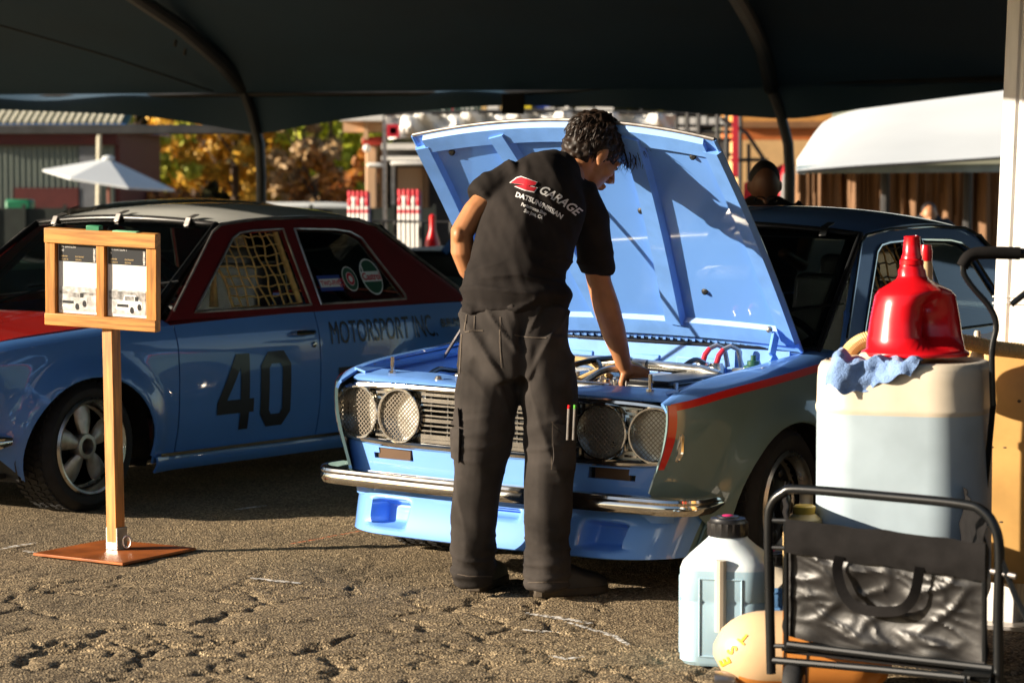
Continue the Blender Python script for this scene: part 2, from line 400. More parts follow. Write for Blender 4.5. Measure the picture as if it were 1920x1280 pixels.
def build_car(root, cfg):
    side_m, top_m, roof_m, gh_m, hood_m = cfg['side'], cfg['top'], cfg['roof'], cfg['gh'], cfg['hood']
    for s in (1, -1):
        fl = s > 0
        fs = mir(lambda x, z: (x, side_y(x, z), z), s)
        # front fender: side skin + crown
        ol = topline(.655, G0 + .004) + [(G0 + .004, .165), (-AA - .0, .165)] + arch(0, 195, -22)[1:] + [(.50, .30), (.62, .33), (.655, .36)]
        fd = panel('fender', ol, fs, side_m, root, step=.03, flip=fl)
        tl = topline(.655, G0 + .02, 20)
        def crown(u, v):
            x, z = tl[0][0] + (tl[-1][0] - tl[0][0]) * u, 0
            z = ztop(x); y0 = side_y(x, z); y1 = .628 + .012 * u
            q = math.sin(v * math.pi / 2)
            return (x, (y0 + (y1 - y0) * v) * s, z + .034 * q * (1 - .25*v) - (.02 * sstep(.1, 0, u)))
        c = MB().grid(crown, 20, 6, flip=not fl).build('fender_crown', top_m, root, solid=.01)
        # arch lip
        MB().tube([(x, side_y(x, z, -.008) * s, z) for x, z in arch(0, 192, -20, 1.0)], .007, 6).build('arch_lip', side_m, fd)
        # wheel-well liner
        for cx in (0, XR):
            b = MB(); b.grid(lambda u, v: (cx + (AA+.03)*math.cos(R(200-220*u)), s*(.40 + .33*v), AC + (AB+.03)*math.sin(R(200-220*u))), 16, 2); b.build('wheel_well', M['dark'], root)
        # door
        ol = topline(G0 - .004, G1 + .004) + [(G1 + .004, .195), (G0 - .004, .195)]
        dr = panel('door', ol, fs, side_m, root, step=.04, flip=fl)
        yh = side_y(-1.36, .665)
        b = MB(); b.tube([(-1.30, s*(yh-.01), .672), (-1.305, s*(yh+.022), .673), (-1.33, s*(yh+.028), .673), (-1.40, s*(yh+.028), .673), (-1.425, s*(yh+.022), .673), (-1.43, s*(yh-.01), .672)], [.009, .012, .013, .013, .012, .009], 8); b.build('handle', M['chrome'], dr)
        MB().lathe([(.013, -.012), (.013, .006), (.009, .010), (.001, .011)], (-1.445, s*(side_y(-1.445, .615)), .615), 'y', 14).build('lock', M['chrome'], dr)
        # sill
        b = MB(); b.grid(lambda u, v: (-.37 - 1.69*u, s*(side_y(-.37-1.69*u, .195-.05*v) + .004 + .012*math.sin(v*math.pi)), .192 - .062*v), 12, 4, flip=not fl); b.build('sill', side_m, root, solid=.01)
        b = MB(); b.bar((-.40, s*(side_y(-.4, .2)+.012), .198), (-2.03, s*(side_y(-2.03, .2)+.012), .198), .010, .014); b.build('sill_trim', M['trimblk'] if not cfg.get('silltrim') else M['chrome'], root)
        # rear quarter
        ol = topline(G1 - .004, -3.395) + [(-3.395, .36), (-3.2, .26), (XR - AA, .2)] + arch(XR, 190, -15)[1:] + [(XR + AA + .01, .165), (G1 - .004, .165)]
        panel('quarter_panel', ol, fs, side_m, root, step=.04, flip=fl)
        MB().tube([(x, side_y(x, z, -.008) * s, z) for x, z in arch(XR, 190, -15, 1.0)], .007, 6).build('arch_lip', side_m, root)
        # greenhouse side frame with two window holes
        belt = .772
        W1 = [(-.70, .793), (-1.10, 1.098), (-1.16, 1.122), (-1.24, 1.130), (-1.465, 1.136), (-1.475, .796)]
        W2 = [(-1.555, .796), (-1.555, 1.136), (-1.85, 1.128), (-1.96, 1.115), (-2.03, 1.085), (-2.215, .815), (-2.21, .797)]
        ol = [(-.515, .762), (-.62, .845), (-.98, 1.125), (-1.05, 1.158), (-1.3, 1.176), (-1.7, 1.182), (-2.05, 1.170), (-2.17, 1.140), (-2.76, .765)]
        ghf = mir(lambda x, z: (x, gh_y(x, z), z), s)
        gp = panel('window_frame', ol, ghf, gh_m, root, holes=(W1, W2), step=.035, flip=fl, solid=.022)
        for Wn in (W1, W2):
            P = dens(Wn, .04); cx = sum(p[0] for p in P)/len(P); cz = sum(p[1] for p in P)/len(P)
            MB().tube([(x+(x-cx)*.012, s*(gh_y(x, z)+.003), z+(z-cz)*.012) for x, z in P], .006, 6, closed=True).build('window_trim', cfg['wtrim'], gp)
        MB().tube([(x, s*(gh_y(x, z)+.008), z+.004) for x, z in [(-.56, .80), (-.98, 1.130), (-1.05, 1.160), (-1.3, 1.180), (-1.7, 1.186), (-2.05, 1.174), (-2.19, 1.138), (-2.72, .80)]], .006, 6).build('gutter', cfg['wtrim'], gp)
        # belt cap between body side and greenhouse
        b = MB(); b.grid(lambda u, v: ((lambda x: (x, s*(side_y(x, ztop(x)) + (gh_y(x, .77)-.012-side_y(x, ztop(x)))*v), ztop(x)+.012*math.sin(v*1.57)))(G0 - .0 - 2.25*u)), 16, 3, flip=not fl); b.build('belt_moulding', gh_m, root)
        # quarter glass
        v2, T = cdt(W2, (), .06)
        g = finish('quarter_glass', [(x, s*(gh_y(x, z) - .010), z) for x, z in v2], [t[::-1] for t in T] if fl else T, M['glass'], root)
    # roof
    def roof(u, v):
        y = (v*2-1)
        x = cr([0, 1], [-1.045 - .055*(1-y*y)*-1, -2.19 + .03*(1-y*y)*-1], u) + .0
        x = (-1.05 + .045*(1-y*y)) * (1-u) + (-2.18 - .05*(1-y*y)) * u
        edge = cr([0, .2, .5, .8, 1], [1.160, 1.178, 1.188, 1.176, 1.142], u)
        crown = cr([0, .15, .5, .85, 1], [.030, .048, .056, .050, .034], u)
        return (x, y * (gh_y(x, edge) - .002), edge + crown * (1 - abs(y)**2.4))
    MB().grid(roof, 20, 24).build('roof', roof_m, root, solid=.012)
    # windscreen, gasket, rear glass
    def ws(u, v, top=1.165, x0=-.435, x1=-1.035, y0=.668, y1=.552, z0=.765):
        y = v*2-1; bow = (1-y*y)
        return (x0 + (x1-x0)*u + .075*bow*(1-u) + .045*bow*u - .06*(1-u)*0, y*(y0+(y1-y0)*u), z0+(top-z0)*u + .028*bow*u)
    MB().grid(ws, 8, 16, flip=True).build('windscreen', M['glass'], root)
    per = [ws(0, v/16) for v in range(17)] + [ws(u/8, 1) for u in range(1, 9)] + [ws(1, 1-v/16) for v in range(1, 17)] + [ws(1-u/8, 0) for u in range(1, 8)]
    MB().tube(per, .013, 8, closed=True).build('screen_gasket', M['trimblk'], root)
    MB().tube([Vector(p) + Vector((.012, 0, .006)) for p in per], .005, 6, closed=True).build('screen_trim', M['trimblk'] if not cfg.get('brighttrim') else M['chrome'], root)
    def rw(u, v):
        y = v*2-1; bow = 1-y*y
        return (-2.72 + .50*u - .06*bow*(1-u) - .045*bow*u, y*(.655-.10*u), .775 + .365*u + .03*bow*u)
    MB().grid(rw, 6, 12).build('rear_glass', M['glass'], root)
    for v in (0, 1): MB().tube([rw(u/6, v) for u in range(7)], .014, 6).build('rear_gasket', M['trimblk'], root)
    # C pillar inner fill and trunk
    def trunk(u, v):
        x = -2.66 - .74*u; y = v*2-1
        return (x, y*(side_y(x, ztop(x)) - .004), ztop(x) + .010 + .030*(1-y*y)*(1-.4*u) - .05*u**6)
    MB().grid(trunk, 10, 12, flip=True).build('boot_lid', hood_m, root, solid=.01)
    MB().grid(lambda u, v: (-3.395 - .02*math.sin(math.pi*u) - .02*(1-(v*2-1)**2), (v*2-1)*.655, .36 + .375*u), 5, 10, flip=False).build('tail_panel', side_m, root, solid=.01)
    # cowl
    MB().grid(lambda u, v: (-.36 - .12*u - .0*v, (v*2-1)*.66, .752 + .012*u + .018*(1-(v*2-1)**2)), 3, 14, flip=True).build('cowl', cfg['cowl'], root, solid=.01)
    b = MB()
    for k in range(34):
        y = -.5 + k*(1/33); b.box((-.40, y, .772 + .012*(1-(y/.66)**2)), (.035, .011, .008))
    b.build('cowl_vent', M['trimblk'] if not cfg.get('open') else M['blue2'], root)
    for y in (-.28, .22):
        b = MB(); b.tube([(-.44, y, .79), (-.50, y+.06, .83), (-.62, y+.30, .905)], [.007, .006, .004], 6); b.tube([(-.58, y+.12, .882), (-.66, y+.44, .925)], .005, 5); b.build('wiper', M['trimblk'], root)
    # screen clips along the roof edge
    for y in (-.40, .02, .42):
        p = Vector(ws(1, (y/.552+1)/2)); b = MB()
        b.bar(p + Vector((.035, 0, -.020)), p + Vector((.015, 0, .018)), .030, .006, (0, 0, 1)); b.bar(p + Vector((.018, 0, .014)), p + Vector((-.04, 0, .030)), .030, .006); b.build('screen_clip', M['steel'] if not cfg.get('open') else M['black'], root, bevel=.002)
    # floor pan and interior
    MB().grid(lambda u, v: (.45 - 3.7*u, (v*2-1)*.66, .165), 2, 2).build('floor_pan', M['dark'], root, solid=.02)
    b = MB(); b.grid(lambda u, v: (-.50 - .12*math.sin(u*1.6), (v*2-1)*.64, .76 - .16*u), 4, 6, flip=True); b.build('dashboard', M['dark'], root, solid=.02)
    b = MB()
    for s in (1, -1):
        b.tube([(-.58, s*.60, .2), (-.60, s*.58, .76), (-1.05, s*.50, 1.13), (-1.15, s*.48, 1.155)], .019, 8)
        b.tube([(-1.50, s*.58, .2), (-1.50, s*.57, .8), (-1.50, s*.50, 1.12), (-1.50, s*.42, 1.155), (-1.50, 0, 1.165)], .019, 8)
        b.tube([(-1.15, s*.48, 1.155), (-1.50, s*.44, 1.155)], .019, 8)
        b.tube([(-1.50, s*.48, 1.12), (-2.35, s*.46, .62)], .019, 8)
    b.tube([(-1.15, -.48, 1.155), (-1.15, .48, 1.155)], .019, 8); b.tube([(-1.50, -.55, .75), (-1.50, .55, .75)], .019, 8); b.tube([(-1.5, .5, .3), (-1.5, -.48, 1.1)], .019, 8)
    b.build('roll_cage', cfg['cage'], root)
    for y in (.34,):
        b = MB(); b.box((-1.10, y, .36), (.46, .44, .14)); b.box((-1.36, y, .68), (.12, .42, .60), Matrix.Rotation(-.16, 3, 'Y')); b.box((-1.42, y, .98), (.08, .24, .16)); b.build('seat', M['dark'], root, bevel=.03, seg=3)
    b = MB(); c = Vector((-.82, .34, .70)); nx = Vector((-.94, 0, .34)); 
    up = Vector((.34, 0, .94)); b.tube([c + Vector((0, 1, 0))*.17*math.cos(a) + up*.17*math.sin(a) for a in [2*math.pi*k/28 for k in range(28)]], .014, 8, closed=True)
    for a in (.5, 2.64, 4.71): b.bar(c, c + Vector((0, 1, 0))*.165*math.cos(a) + up*.165*math.sin(a), .03, .006, nx)
    b.tube([c, c - nx*.35], .02, 8); b.build('steering_wheel', M['trimblk'], root)
    MB().box((-2.0, 0, .5), (.25, 1.1, .5)).build('rear_bulkhead', cfg['bulk'], root, bevel=.03)
    # ---- nose: chrome surround, recess, grille slats, lamps
    fx = lambda y: .648 - .05*(y/.69)**2
    b = MB(); fr = []
    for k in range(72):
        a = 2*math.pi*k/72; ca, sa = math.cos(a), math.sin(a); e = .32
        y = .672*math.copysign(abs(ca)**e, ca); z = .545 + .100*math.copysign(abs(sa)**e, sa); fr.append((fx(y)-.005, y, z))
    gr = MB().tube(fr, .012, 8, closed=True).build('grille_surround', M['chrome'], root)
    MB().grid(lambda u, v: (fx((v*2-1)*.665) - .09, (v*2-1)*.665, .45+.19*u), 2, 14).build('grille_backing', M['dark'], root)
    for zz, nm in ((.448, 0), (.642, 1)):
        MB().grid(lambda u, v: (fx((v*2-1)*.66) - .085 + .082*u, (v*2-1)*.66, zz), 1, 14).build('grille_ledge', M['chrome'], gr)
    zs = [.465, .480, .500, .518, .536, .552, .570, .588, .604, .624]
    th = [.012, .016, .006, .006, .012, .006, .006, .006, .014, .010]
    for z, t in zip(zs, th):
        b = MB(); P = [(fx(y) - .018, y, z) for y in [-.312 + .624*i/16 for i in range(17)]]
        for i in range(16): b.bar(P[i], P[i+1], .016, t)
        b.build('grille_slat', M['chrome'], gr)
    b = MB()
    for y in [-.28 + .07*i for i in range(9)]: b.box((fx(y) - .03, y, .545), (.012, .005, .17))
    b.build('grille_divider', M['trimblk'], gr)
    for s in (1, -1):
        MB().grid(lambda u, v: (lambda y: (fx(y) - .040, y, .452+.186*u))(s*(.315+.345*v)), 2, 8, flip=s > 0).build('lamp_panel', M['alu'], gr)
        for z in (.470, .490, .600, .618): MB().bar((fx(.492)-.022, s*.470, z), (fx(.51)-.022, s*.515, z), .012, .008).build('lamp_spacer', M['chrome'], gr)
    for y in (-.585, -.398, .398, .585):
        lamp = empty('headlamp'); lamp.parent = root; lamp.location = (fx(y) - .006, y, .545); lamp.scale = (1, 1.06, 1.06); lamp.rotation_euler = (0, 0, y * .18)
        MB().lathe([(.089, -.07), (.089, .006), (.086, .014), (.081, .014), (.079, .006), (.078, -.045)], (0, 0, 0), 'x', 40).build('bezel', M['chrome'], lamp)
        MB().lathe([(.001, -.062), (.04, -.058), (.078, -.04)], (0, 0, 0), 'x', 32).build('lens', M['lens'], lamp)
        b = MB(); n = 15
        for i in range(n):
            q = -.076 + .152*i/(n-1); h = math.sqrt(max(0, .0785**2 - q*q))
            if h < .01: continue
            for sg in (1, -1):
                d = Vector((0, .7071, .7071*sg)); e = Vector((0, -.7071*sg, .7071))
                b.bar(e*q - d*h, e*q + d*h, .0022, .0020, (1, 0, 0))
        b.build('mesh_screen', M['screen'], lamp)
    # valance below the grille with lamp openings
    def val(u, v):
        t = v*2-1; x, y = plan_front(t*.84, .668 - .035*u, .640 - .012*u, .5, .07); return (x, y, .447 - .19*u)
    b = MB(); nu, nv = 10, 56; b.grid(val, nu, nv)
    keep = [f for f in b.f if not any(abs(abs(sum(b.v[i].y for i in f)/4) - .43) < .075 and .385 < sum(b.v[i].z for i in f)/4 < .432 for _ in (0,))]
    b.f = keep; b.build('front_valance', cfg['front'], root, solid=.012)
    for s in (1, -1):
        MB().box((.575, s*.43, .41), (.05, .17, .075)).build('lamp_recess', M['dark'], root)
        MB().box((.604, s*.43, .410), (.012, .135, .044)).build('indicator_lens', mat('dull_amber_lens', (.10, .055, .03), .3), root, bevel=.004)
    # bumper
    prof = [(.0, -.040), (.020, -.038), (.030, -.022), (.033, -.004), (.028, .010), (.034, .022), (.030, .034), (.018, .042), (0, .043), (-.006, .03), (-.006, -.03)]
    rg = []
    for i in range(61):
        t = -1 + 2*i/60; x, y = plan_front(t, .728, .690, .42, .10); x2, y2 = plan_front(min(1, t+.01), .728, .690, .42, .10); x1, y1 = plan_front(max(-1, t-.01), .728, .690, .42, .10)
        d = Vector((x2-x1, y2-y1, 0)).normalized(); nrm = Vector((d.y, -d.x, 0))
        e = .84 - .30*sstep(.93, 1, abs(t)); rg.append([Vector((x, y, .322)) + nrm*a*e + Vector((0, 0, c*e*.86)) for a, c in prof])
    MB().rings(rg).build('bumper', M['chrome'], root)
    for s in (1, -1): MB().box((.60, s*.35, .32), (.14, .05, .035)).build('bumper_bracket', M['dark'], root)
    if cfg.get('spoiler'):
        def sp(u, v):
            t = (v*2-1)*.985; bulge = .055*math.sin(min(1, u*1.1)*1.57)
            x, y = plan_front(t, .690 - .03*u, .632 + bulge + .025*u**4, .42 + .06*u, .26)
            z = .290 - .148*u; 
            duct = sstep(.33, .37, abs(y))*sstep(.50, .475, abs(y))*sstep(.20, .42, u)*sstep(.86, .80, u)
            mid = sstep(.11, .08, abs(y))*sstep(.16, .22, u)*sstep(.42, .36, u)*.6
            return (x - .085*max(duct, mid), y, z)
        MB().grid(sp, 26, 180).build('front_spoiler', cfg['spoilm'], root, solid=.008, angle=60)
    return fx
# ---------------- ground
def build_ground():
    m = bpy.data.materials.new('weathered_asphalt'); m.use_nodes = True; nt = m.node_tree; n = nt.nodes; l = nt.links; b = n['Principled BSDF']
    b.inputs['Roughness'].default_value = .92; b.inputs['Specular IOR Level'].default_value = .25
    tc = n.new('ShaderNodeTexCoord')
    def nz(s, d=4, v=None):
        x = n.new('ShaderNodeTexNoise'); x.inputs['Scale'].default_value = s; x.inputs['Detail'].default_value = d; l.new(tc.outputs['Object'], x.inputs['Vector']); return x
    vo = n.new('ShaderNodeTexVoronoi'); vo.inputs['Scale'].default_value = 135; l.new(tc.outputs['Object'], vo.inputs['Vector'])
    r1 = n.new('ShaderNodeValToRGB'); e = r1.color_ramp.elements; e[0].position = .0; e[0].color = (.045, .036, .025, 1); e[1].position = 1; e[1].color = (.56, .44, .28, 1)
    k = e.new(.5); k.color = (.20, .15, .092, 1)
    l.new(vo.outputs['Color'], r1.inputs[0])
    big = nz(1.3, 6); r2 = n.new('ShaderNodeValToRGB'); r2.color_ramp.elements[0].color = (.62, .62, .62, 1); r2.color_ramp.elements[1].color = (1.15, 1.12, 1.05, 1); r2.color_ramp.elements[0].position = .3; r2.color_ramp.elements[1].position = .7
    l.new(big.outputs['Fac'], r2.inputs[0])
    mx = n.new('ShaderNodeMix'); mx.data_type = 'RGBA'; mx.blend_type = 'MULTIPLY'; mx.inputs[0].default_value = 1
    l.new(r1.outputs[0], mx.inputs[6]); l.new(r2.outputs[0], mx.inputs[7]); l.new(mx.outputs[2], b.inputs['Base Color'])
    fine = nz(150, 3); bp = n.new('ShaderNodeBump'); bp.inputs['Strength'].default_value = 1; bp.inputs['Distance'].default_value = .0045
    ad = n.new('ShaderNodeMath'); ad.operation = 'ADD'; l.new(fine.outputs['Fac'], ad.inputs[0]); l.new(vo.outputs['Distance'], ad.inputs[1])
    l.new(ad.outputs[0], bp.inputs['Height']); l.new(bp.outputs[0], b.inputs['Normal'])
    # far sheet with a hole for the finely cracked patch
    x0, x1, y0, y1 = -2.6, 2.6, 6.3, 10.8; S = 400
    V = [(-S, -30, 0), (S, -30, 0), (S, 900, 0), (-S, 900, 0), (x0, y0, 0), (x1, y0, 0), (x1, y1, 0), (x0, y1, 0)]
    Fc = [(0, 1, 5, 4), (1, 2, 6, 5), (2, 3, 7, 6), (3, 0, 4, 7)]
    g = finish('ground', V, Fc, m); tag(g, kind='structure')
    step = .0125; nx = int((x1-x0)/step); ny = int((y1-y0)/step)
    X, Y = np.meshgrid(np.linspace(x0, x1, nx+1), np.linspace(y0, y1, ny+1))
    rs = np.random.RandomState(3)
    def vnoise(X, Y, s, seed):
        r = np.random.RandomState(seed); T = r.rand(64, 64); x = X*s; y = Y*s; xi = np.floor(x).astype(int); yi = np.floor(y).astype(int); fx = x-xi; fy = y-yi
        fx = fx*fx*(3-2*fx); fy = fy*fy*(3-2*fy); g = lambda a, b: T[a % 64, b % 64]
        return (g(xi, yi)*(1-fx)+g(xi+1, yi)*fx)*(1-fy) + (g(xi, yi+1)*(1-fx)+g(xi+1, yi+1)*fx)*fy
    Z = np.zeros_like(X)
    for s, a in ((3, .006), (9, .004), (27, .003), (60, .0025)): Z += (vnoise(X, Y, s, int(s))-.5)*a
    def cracks(cell, seed, width, thr, ms):
        r = np.random.RandomState(seed)
        Xw = X + (vnoise(X, Y, 5, seed+1)-.5)*.16 + (vnoise(X, Y, 17, seed+2)-.5)*.06 + (vnoise(X, Y, 45, seed+5)-.5)*.018; Yw = Y + (vnoise(X, Y, 5, seed+3)-.5)*.16 + (vnoise(X, Y, 17, seed+4)-.5)*.06 + (vnoise(X, Y, 45, seed+6)-.5)*.018
        n1, n2 = int((x1-x0)/cell)+4, int((y1-y0)/cell)+4
        px = x0 - 2*cell + (np.arange(n1)[:, None] + r.rand(n1, n2))*cell; py = y0 - 2*cell + (np.arange(n2)[None] + r.rand(n1, n2))*cell
        d1 = np.full(X.shape, 9.); d2 = d1.copy()
        ci = ((Xw-x0)/cell+2).astype(int); cj = ((Yw-y0)/cell+2).astype(int)
        for a in (-2, -1, 0, 1, 2):
            for b_ in (-2, -1, 0, 1, 2):
                i = np.clip(ci+a, 0, n1-1); j = np.clip(cj+b_, 0, n2-1); d = np.hypot(Xw-px[i, j], Yw-py[i, j])
                d2 = np.where(d < d1, d1, np.minimum(d2, d)); d1 = np.minimum(d1, d)
        mask = np.clip((vnoise(X, Y, ms, seed+7)-thr)*5, 0, 1)
        w = width*(.4+1.2*vnoise(X, Y, 11, seed+8))
        return np.clip(1-(d2-d1)/w, 0, 1)**.7*mask
    near = np.clip((9.3-Y)/1.2, .12, 1)
    Z -= cracks(.55, 11, .024, .26, 1.1)*.015*near + cracks(.21, 23, .022, .33, 1.6)*.014*near
    pit = np.clip(vnoise(X, Y, 22, 91)-.84, 0, 1)*.03 * near; Z -= pit
    ed = np.minimum(np.minimum(X-x0, x1-X), np.minimum(Y-y0, y1-Y)); Z *= np.clip(ed/.15, 0, 1)
    Z = np.minimum(Z, .0025)
    me = bpy.data.meshes.new('cracked_asphalt'); nv = (nx+1)*(ny+1)
    co = np.stack([X, Y, Z], -1).reshape(-1, 3).astype(np.float32); me.vertices.add(nv); me.vertices.foreach_set('co', co.ravel())
    a = (np.arange(ny)[:, None]*(nx+1) + np.arange(nx)[None]).ravel(); q = np.stack([a, a+1, a+nx+2, a+nx+1], 1).astype(np.int32)
    me.loops.add(q.size); me.loops.foreach_set('vertex_index', q.ravel()); me.polygons.add(len(q)); me.polygons.foreach_set('loop_start', np.arange(0, q.size, 4, dtype=np.int32))
    me.update(calc_edges=True); me.polygons.foreach_set('use_smooth', np.ones(len(q), bool)); me.materials.append(m)
    o = bpy.data.objects.new('pavement', me); C.objects.link(o); tag(o, kind='structure')
    # chalk streaks
    ch = bpy.data.materials.new('chalk'); ch.use_nodes = True; n = ch.node_tree.nodes; l = ch.node_tree.links; b = n['Principled BSDF']; b.inputs['Base Color'].default_value = (.78, .76, .72, 1); b.inputs['Roughness'].default_value = .95
    tc = n.new('ShaderNodeTexCoord'); no = n.new('ShaderNodeTexNoise'); no.inputs['Scale'].default_value = 70; no.inputs['Detail'].default_value = 4; mr = n.new('ShaderNodeValToRGB'); mr.color_ramp.elements[0].position = .44; mr.color_ramp.elements[1].position = .58
    l.new(tc.outputs['Object'], no.inputs['Vector']); l.new(no.outputs['Fac'], mr.inputs[0]); l.new(mr.outputs[0], b.inputs['Alpha'])
    oc = ch.copy(); oc.name = 'orange_chalk'; oc.node_tree.nodes['Principled BSDF'].inputs['Base Color'].default_value = (.62, .16, .05, 1)
    for pts, w, mm in ((((0, 1032), (35, 1025), (68, 1020)), .03, ch), (((470, 1086), (520, 1092), (565, 1096)), .035, ch), (((985, 1152), (1040, 1160), (1110, 1172)), .04, ch), (((980, 1183), (1010, 1186), (1048, 1188)), .03, ch), (((1060, 1168), (1150, 1195), (1180, 1213)), .025, ch), (((1030, 1232), (1060, 1238), (1095, 1234)), .03, ch), (((440, 958), (465, 954), (500, 950)), .03, ch), (((45, 1035), (60, 1038), (75, 1040)), .03, ch), (((545, 1022), (600, 1012), (690, 995)), .02, oc)):
        P = [gnd(*p) for p in pts]; b = MB(); L = [];
        for i, p in enumerate(P):
            d = (P[min(i+1, 2)] - P[max(i-1, 0)]).normalized(); s = Vector((-d.y, d.x, 0))*w/2*(1 if i == 1 else .55); L.append((p - s, p + s))
        for i in range(2): b.add([L[i][0], L[i+1][0], L[i+1][1], L[i][1]], [(0, 1, 2, 3)])
        for v in b.v: v.z = .0065
        o = b.build('chalk_mark', mm); tag(o, kind='structure')
build_ground()
# ---------------- the two sedans
cR = empty('race_car', (.2763, 9.1875, 0), R(238.26), 'light blue race sedan with red stripe, sides greyed for shade and its bonnet propped open', 'car', 'vintage race sedans')
cfgR = dict(side=M['side_shaded'], top=M['blue'], roof=M['blue'], gh=M['blue'], hood=M['blue'], wtrim=M['chrome'], cowl=M['bay'], cage=M['black'], bulk=M['dark'], front=M['blue'], spoiler=True, spoilm=[M['blue'], M['side_shaded']], open=True)
cR.rotation_euler.x = R(-1.2)
fx = build_car(cR, cfgR)
for o in cR.children:
    if o.name.startswith('front_spoiler'):
        for p in o.data.polygons:
            if abs((p.index % 180)/90 - 1) > .865: p.material_index = 1
for s in (1, -1):
    wheel('front_wheel', cR, (0, s*.660, .268), s, 'steel', .178)
    wheel('rear_wheel', cR, (XR, s*.660, .268), s, 'steel', .178)
    # red stripe along the fender crease and down the front corner
    b = MB(); b.grid(lambda u, v: (lambda x: (x, s*(side_y(x, ztop(x)-.024*v+.003)+.0030), ztop(x)-.024*v+.003))(.645-4.0*u), 60, 1, flip=s > 0)
    b.build('red_stripe', M['redpin'], cR)
    b = MB(); b.grid(lambda u, v: (lambda x, z: (x, s*(side_y(x, z)+.0036), z))(.6545-(.026+.01*u)*v*(1-.55*u*u), .650-.21*u), 16, 3, flip=s < 0)
    b.build('corner_stripe', M['redpin'], cR)
# engine bay
ZB = .36
for s in (1, -1):
    MB().grid(lambda u, v: (.56-.92*u, s*(.628-.06*v-.03*math.sin(v*3.1)), .672+.045*u-.34*v), 14, 8, flip=s < 0).build('inner_fender', M['bay'], cR, solid=.012)
    MB().grid(lambda u, v: (.56-.92*u, s*(.640-.045*v), .686+.048*u-.012*v), 14, 2, flip=s > 0).build('fender_rail', M['bay'], cR, solid=.008)
    b = MB(); b.lathe([(.13, 0), (.125, .12), (.11, .175), (.08, .195), (.045, .20), (.04, .185), (.001, .185)], (-.06, s*.47, .46), 'z', 28); b.build('strut_tower', M['bay'], cR)
    b = MB(); b.lathe([(.035, 0), (.035, .03), (.02, .036), (.001, .036)], (-.06, s*.47, .655), 'z', 16); b.build('strut_mount', M['alu'], cR)
    for k in range(6): MB().lathe([(.010, 0), (.010, .006), (.001, .008)], (.45-.15*k, s*.635, .692+.007*k), 'z', 8).build('bolt', M['steel'], cR)
MB().grid(lambda u, v: (-.355, (v*2-1)*.60, .765-.40*u), 6, 12, flip=True).build('firewall', M['bay'], cR, solid=.01)
for k, y in enumerate((-.30, -.02, .25)): MB().box((-.345, y, .69), (.012, .20, .07)).build('firewall_plate', M['bay'], cR, bevel=.004)
MB().grid(lambda u, v: (.56-1.0*u, (v*2-1)*.58, ZB), 2, 2).build('bay_floor', M['dark'], cR, solid=.01)
# radiator support / header panel
MB().grid(lambda u, v: (lambda y: (fx(y) - .012 - .14*u, y, .653 + .022*u**.5 - .035*sstep(.35, .0, abs(y))*(u)))((v*2-1)*.615), 8, 30, flip=False).build('header_panel', M['bay'], cR, solid=.01)
MB().grid(lambda u, v: (.485 - .015*u, (v*2-1)*.60, .672 - .035*sstep(.35, 0, abs((v*2-1)*.60)) - .15*u), 3, 20, flip=True).build('radiator_support', M['bay'], cR, solid=.01)
for y in (-.30, .32): 
    b = MB(); b.tube([(.53, y-.20*(1 if y<0 else -1)*1.0, .67), (.53, y-.20*(1 if y<0 else -1), .735)], .007, 8); b.lathe([(.014, 0), (.014, .012), (.001, .014)], (.53, y-.20*(1 if y<0 else -1), .675), 'z', 8); b.build('hood_pin', M['chrome'], cR)
for y in (-.27, .25): MB().lathe([(.014, 0), (.016, .02), (.010, .03), (.001, .032)], (.585, y, .655), 'z', 12).build('hood_bumper', M['alu'], cR)
rad = MB().box((.42, 0, .55), (.05, .62, .26)).build('radiator', M['black'], cR, bevel=.006)
MB().box((.42, 0, .672), (.06, .60, .03)).build('tank', M['alu'], rad, bevel=.01)
MB().lathe([(.028, 0), (.028, .02), (.001, .024)], (.42, -.2, .688), 'z', 16).build('cap', M['alu'], rad)
eng = MB().box((.06, -.03, .50), (.62, .26, .30)).build('engine_block', M['dullmetal'], cR, bevel=.02)
MB().box((.06, -.05, .665), (.56, .15, .05)).build('valve_cover', M['alu'], eng, bevel=.018, seg=4)
MB().lathe([(.022, 0), (.024, .022), (.001, .026)], (.22, -.05, .690), 'z', 14).build('oil_cap', M['black'], eng)
for k in range(4): MB().tube([(-.14+.12*k, .06, .64), (-.14+.12*k, .20, .66), (-.14+.12*k, .30, .655)], .022, 10).build('intake_runner', M['alu'], eng)
abx = MB().box((.14, .42, .652), (.46, .17, .075)).build('air_box', M['black'], cR, bevel=.012)
MB().box((.14, .42, .693), (.44, .15, .010)).build('lid', M['trimblk'], abx, bevel=.003)
for x in (-.05, .14, .33): MB().box((x, .508, .672), (.02, .008, .04)).build('clip', M['steel'], abx, bevel=.001)
MB().tube([(-.06, -.47, .690), (-.06, -.40, .705), (-.06, 0, .715), (-.06, .40, .705), (-.06, .47, .690)], .019, 12).build('strut_brace', M['alu'], cR)
MB().tube([(-.05, .14, .712), (-.05, .19, .710)], .021, 12).build('brace_clamp', M['steel'], cR)
for k, (y, x) in enumerate(((.30, -.26), (.36, -.25))):
    r = MB().lathe([(.026, 0), (.028, .05), (.022, .062), (.001, .063)], (x, y, .655), 'z', 16).build('brake_reservoir', M['alu'], cR)
    MB().tube([(x, y, .715), (x+.005, y+.012, .745), (x-.012, y+.02, .765)], [.010, .010, .009], 10).build('red_fitting', M['decalred'], r)
    MB().tube([(x-.012, y+.02, .765), (x-.03, y+.04, .778), (x-.05, y+.06, .765), (x-.06, y+.07, .70)], .009, 10).build('blue_hose_end', M['steel'], r)
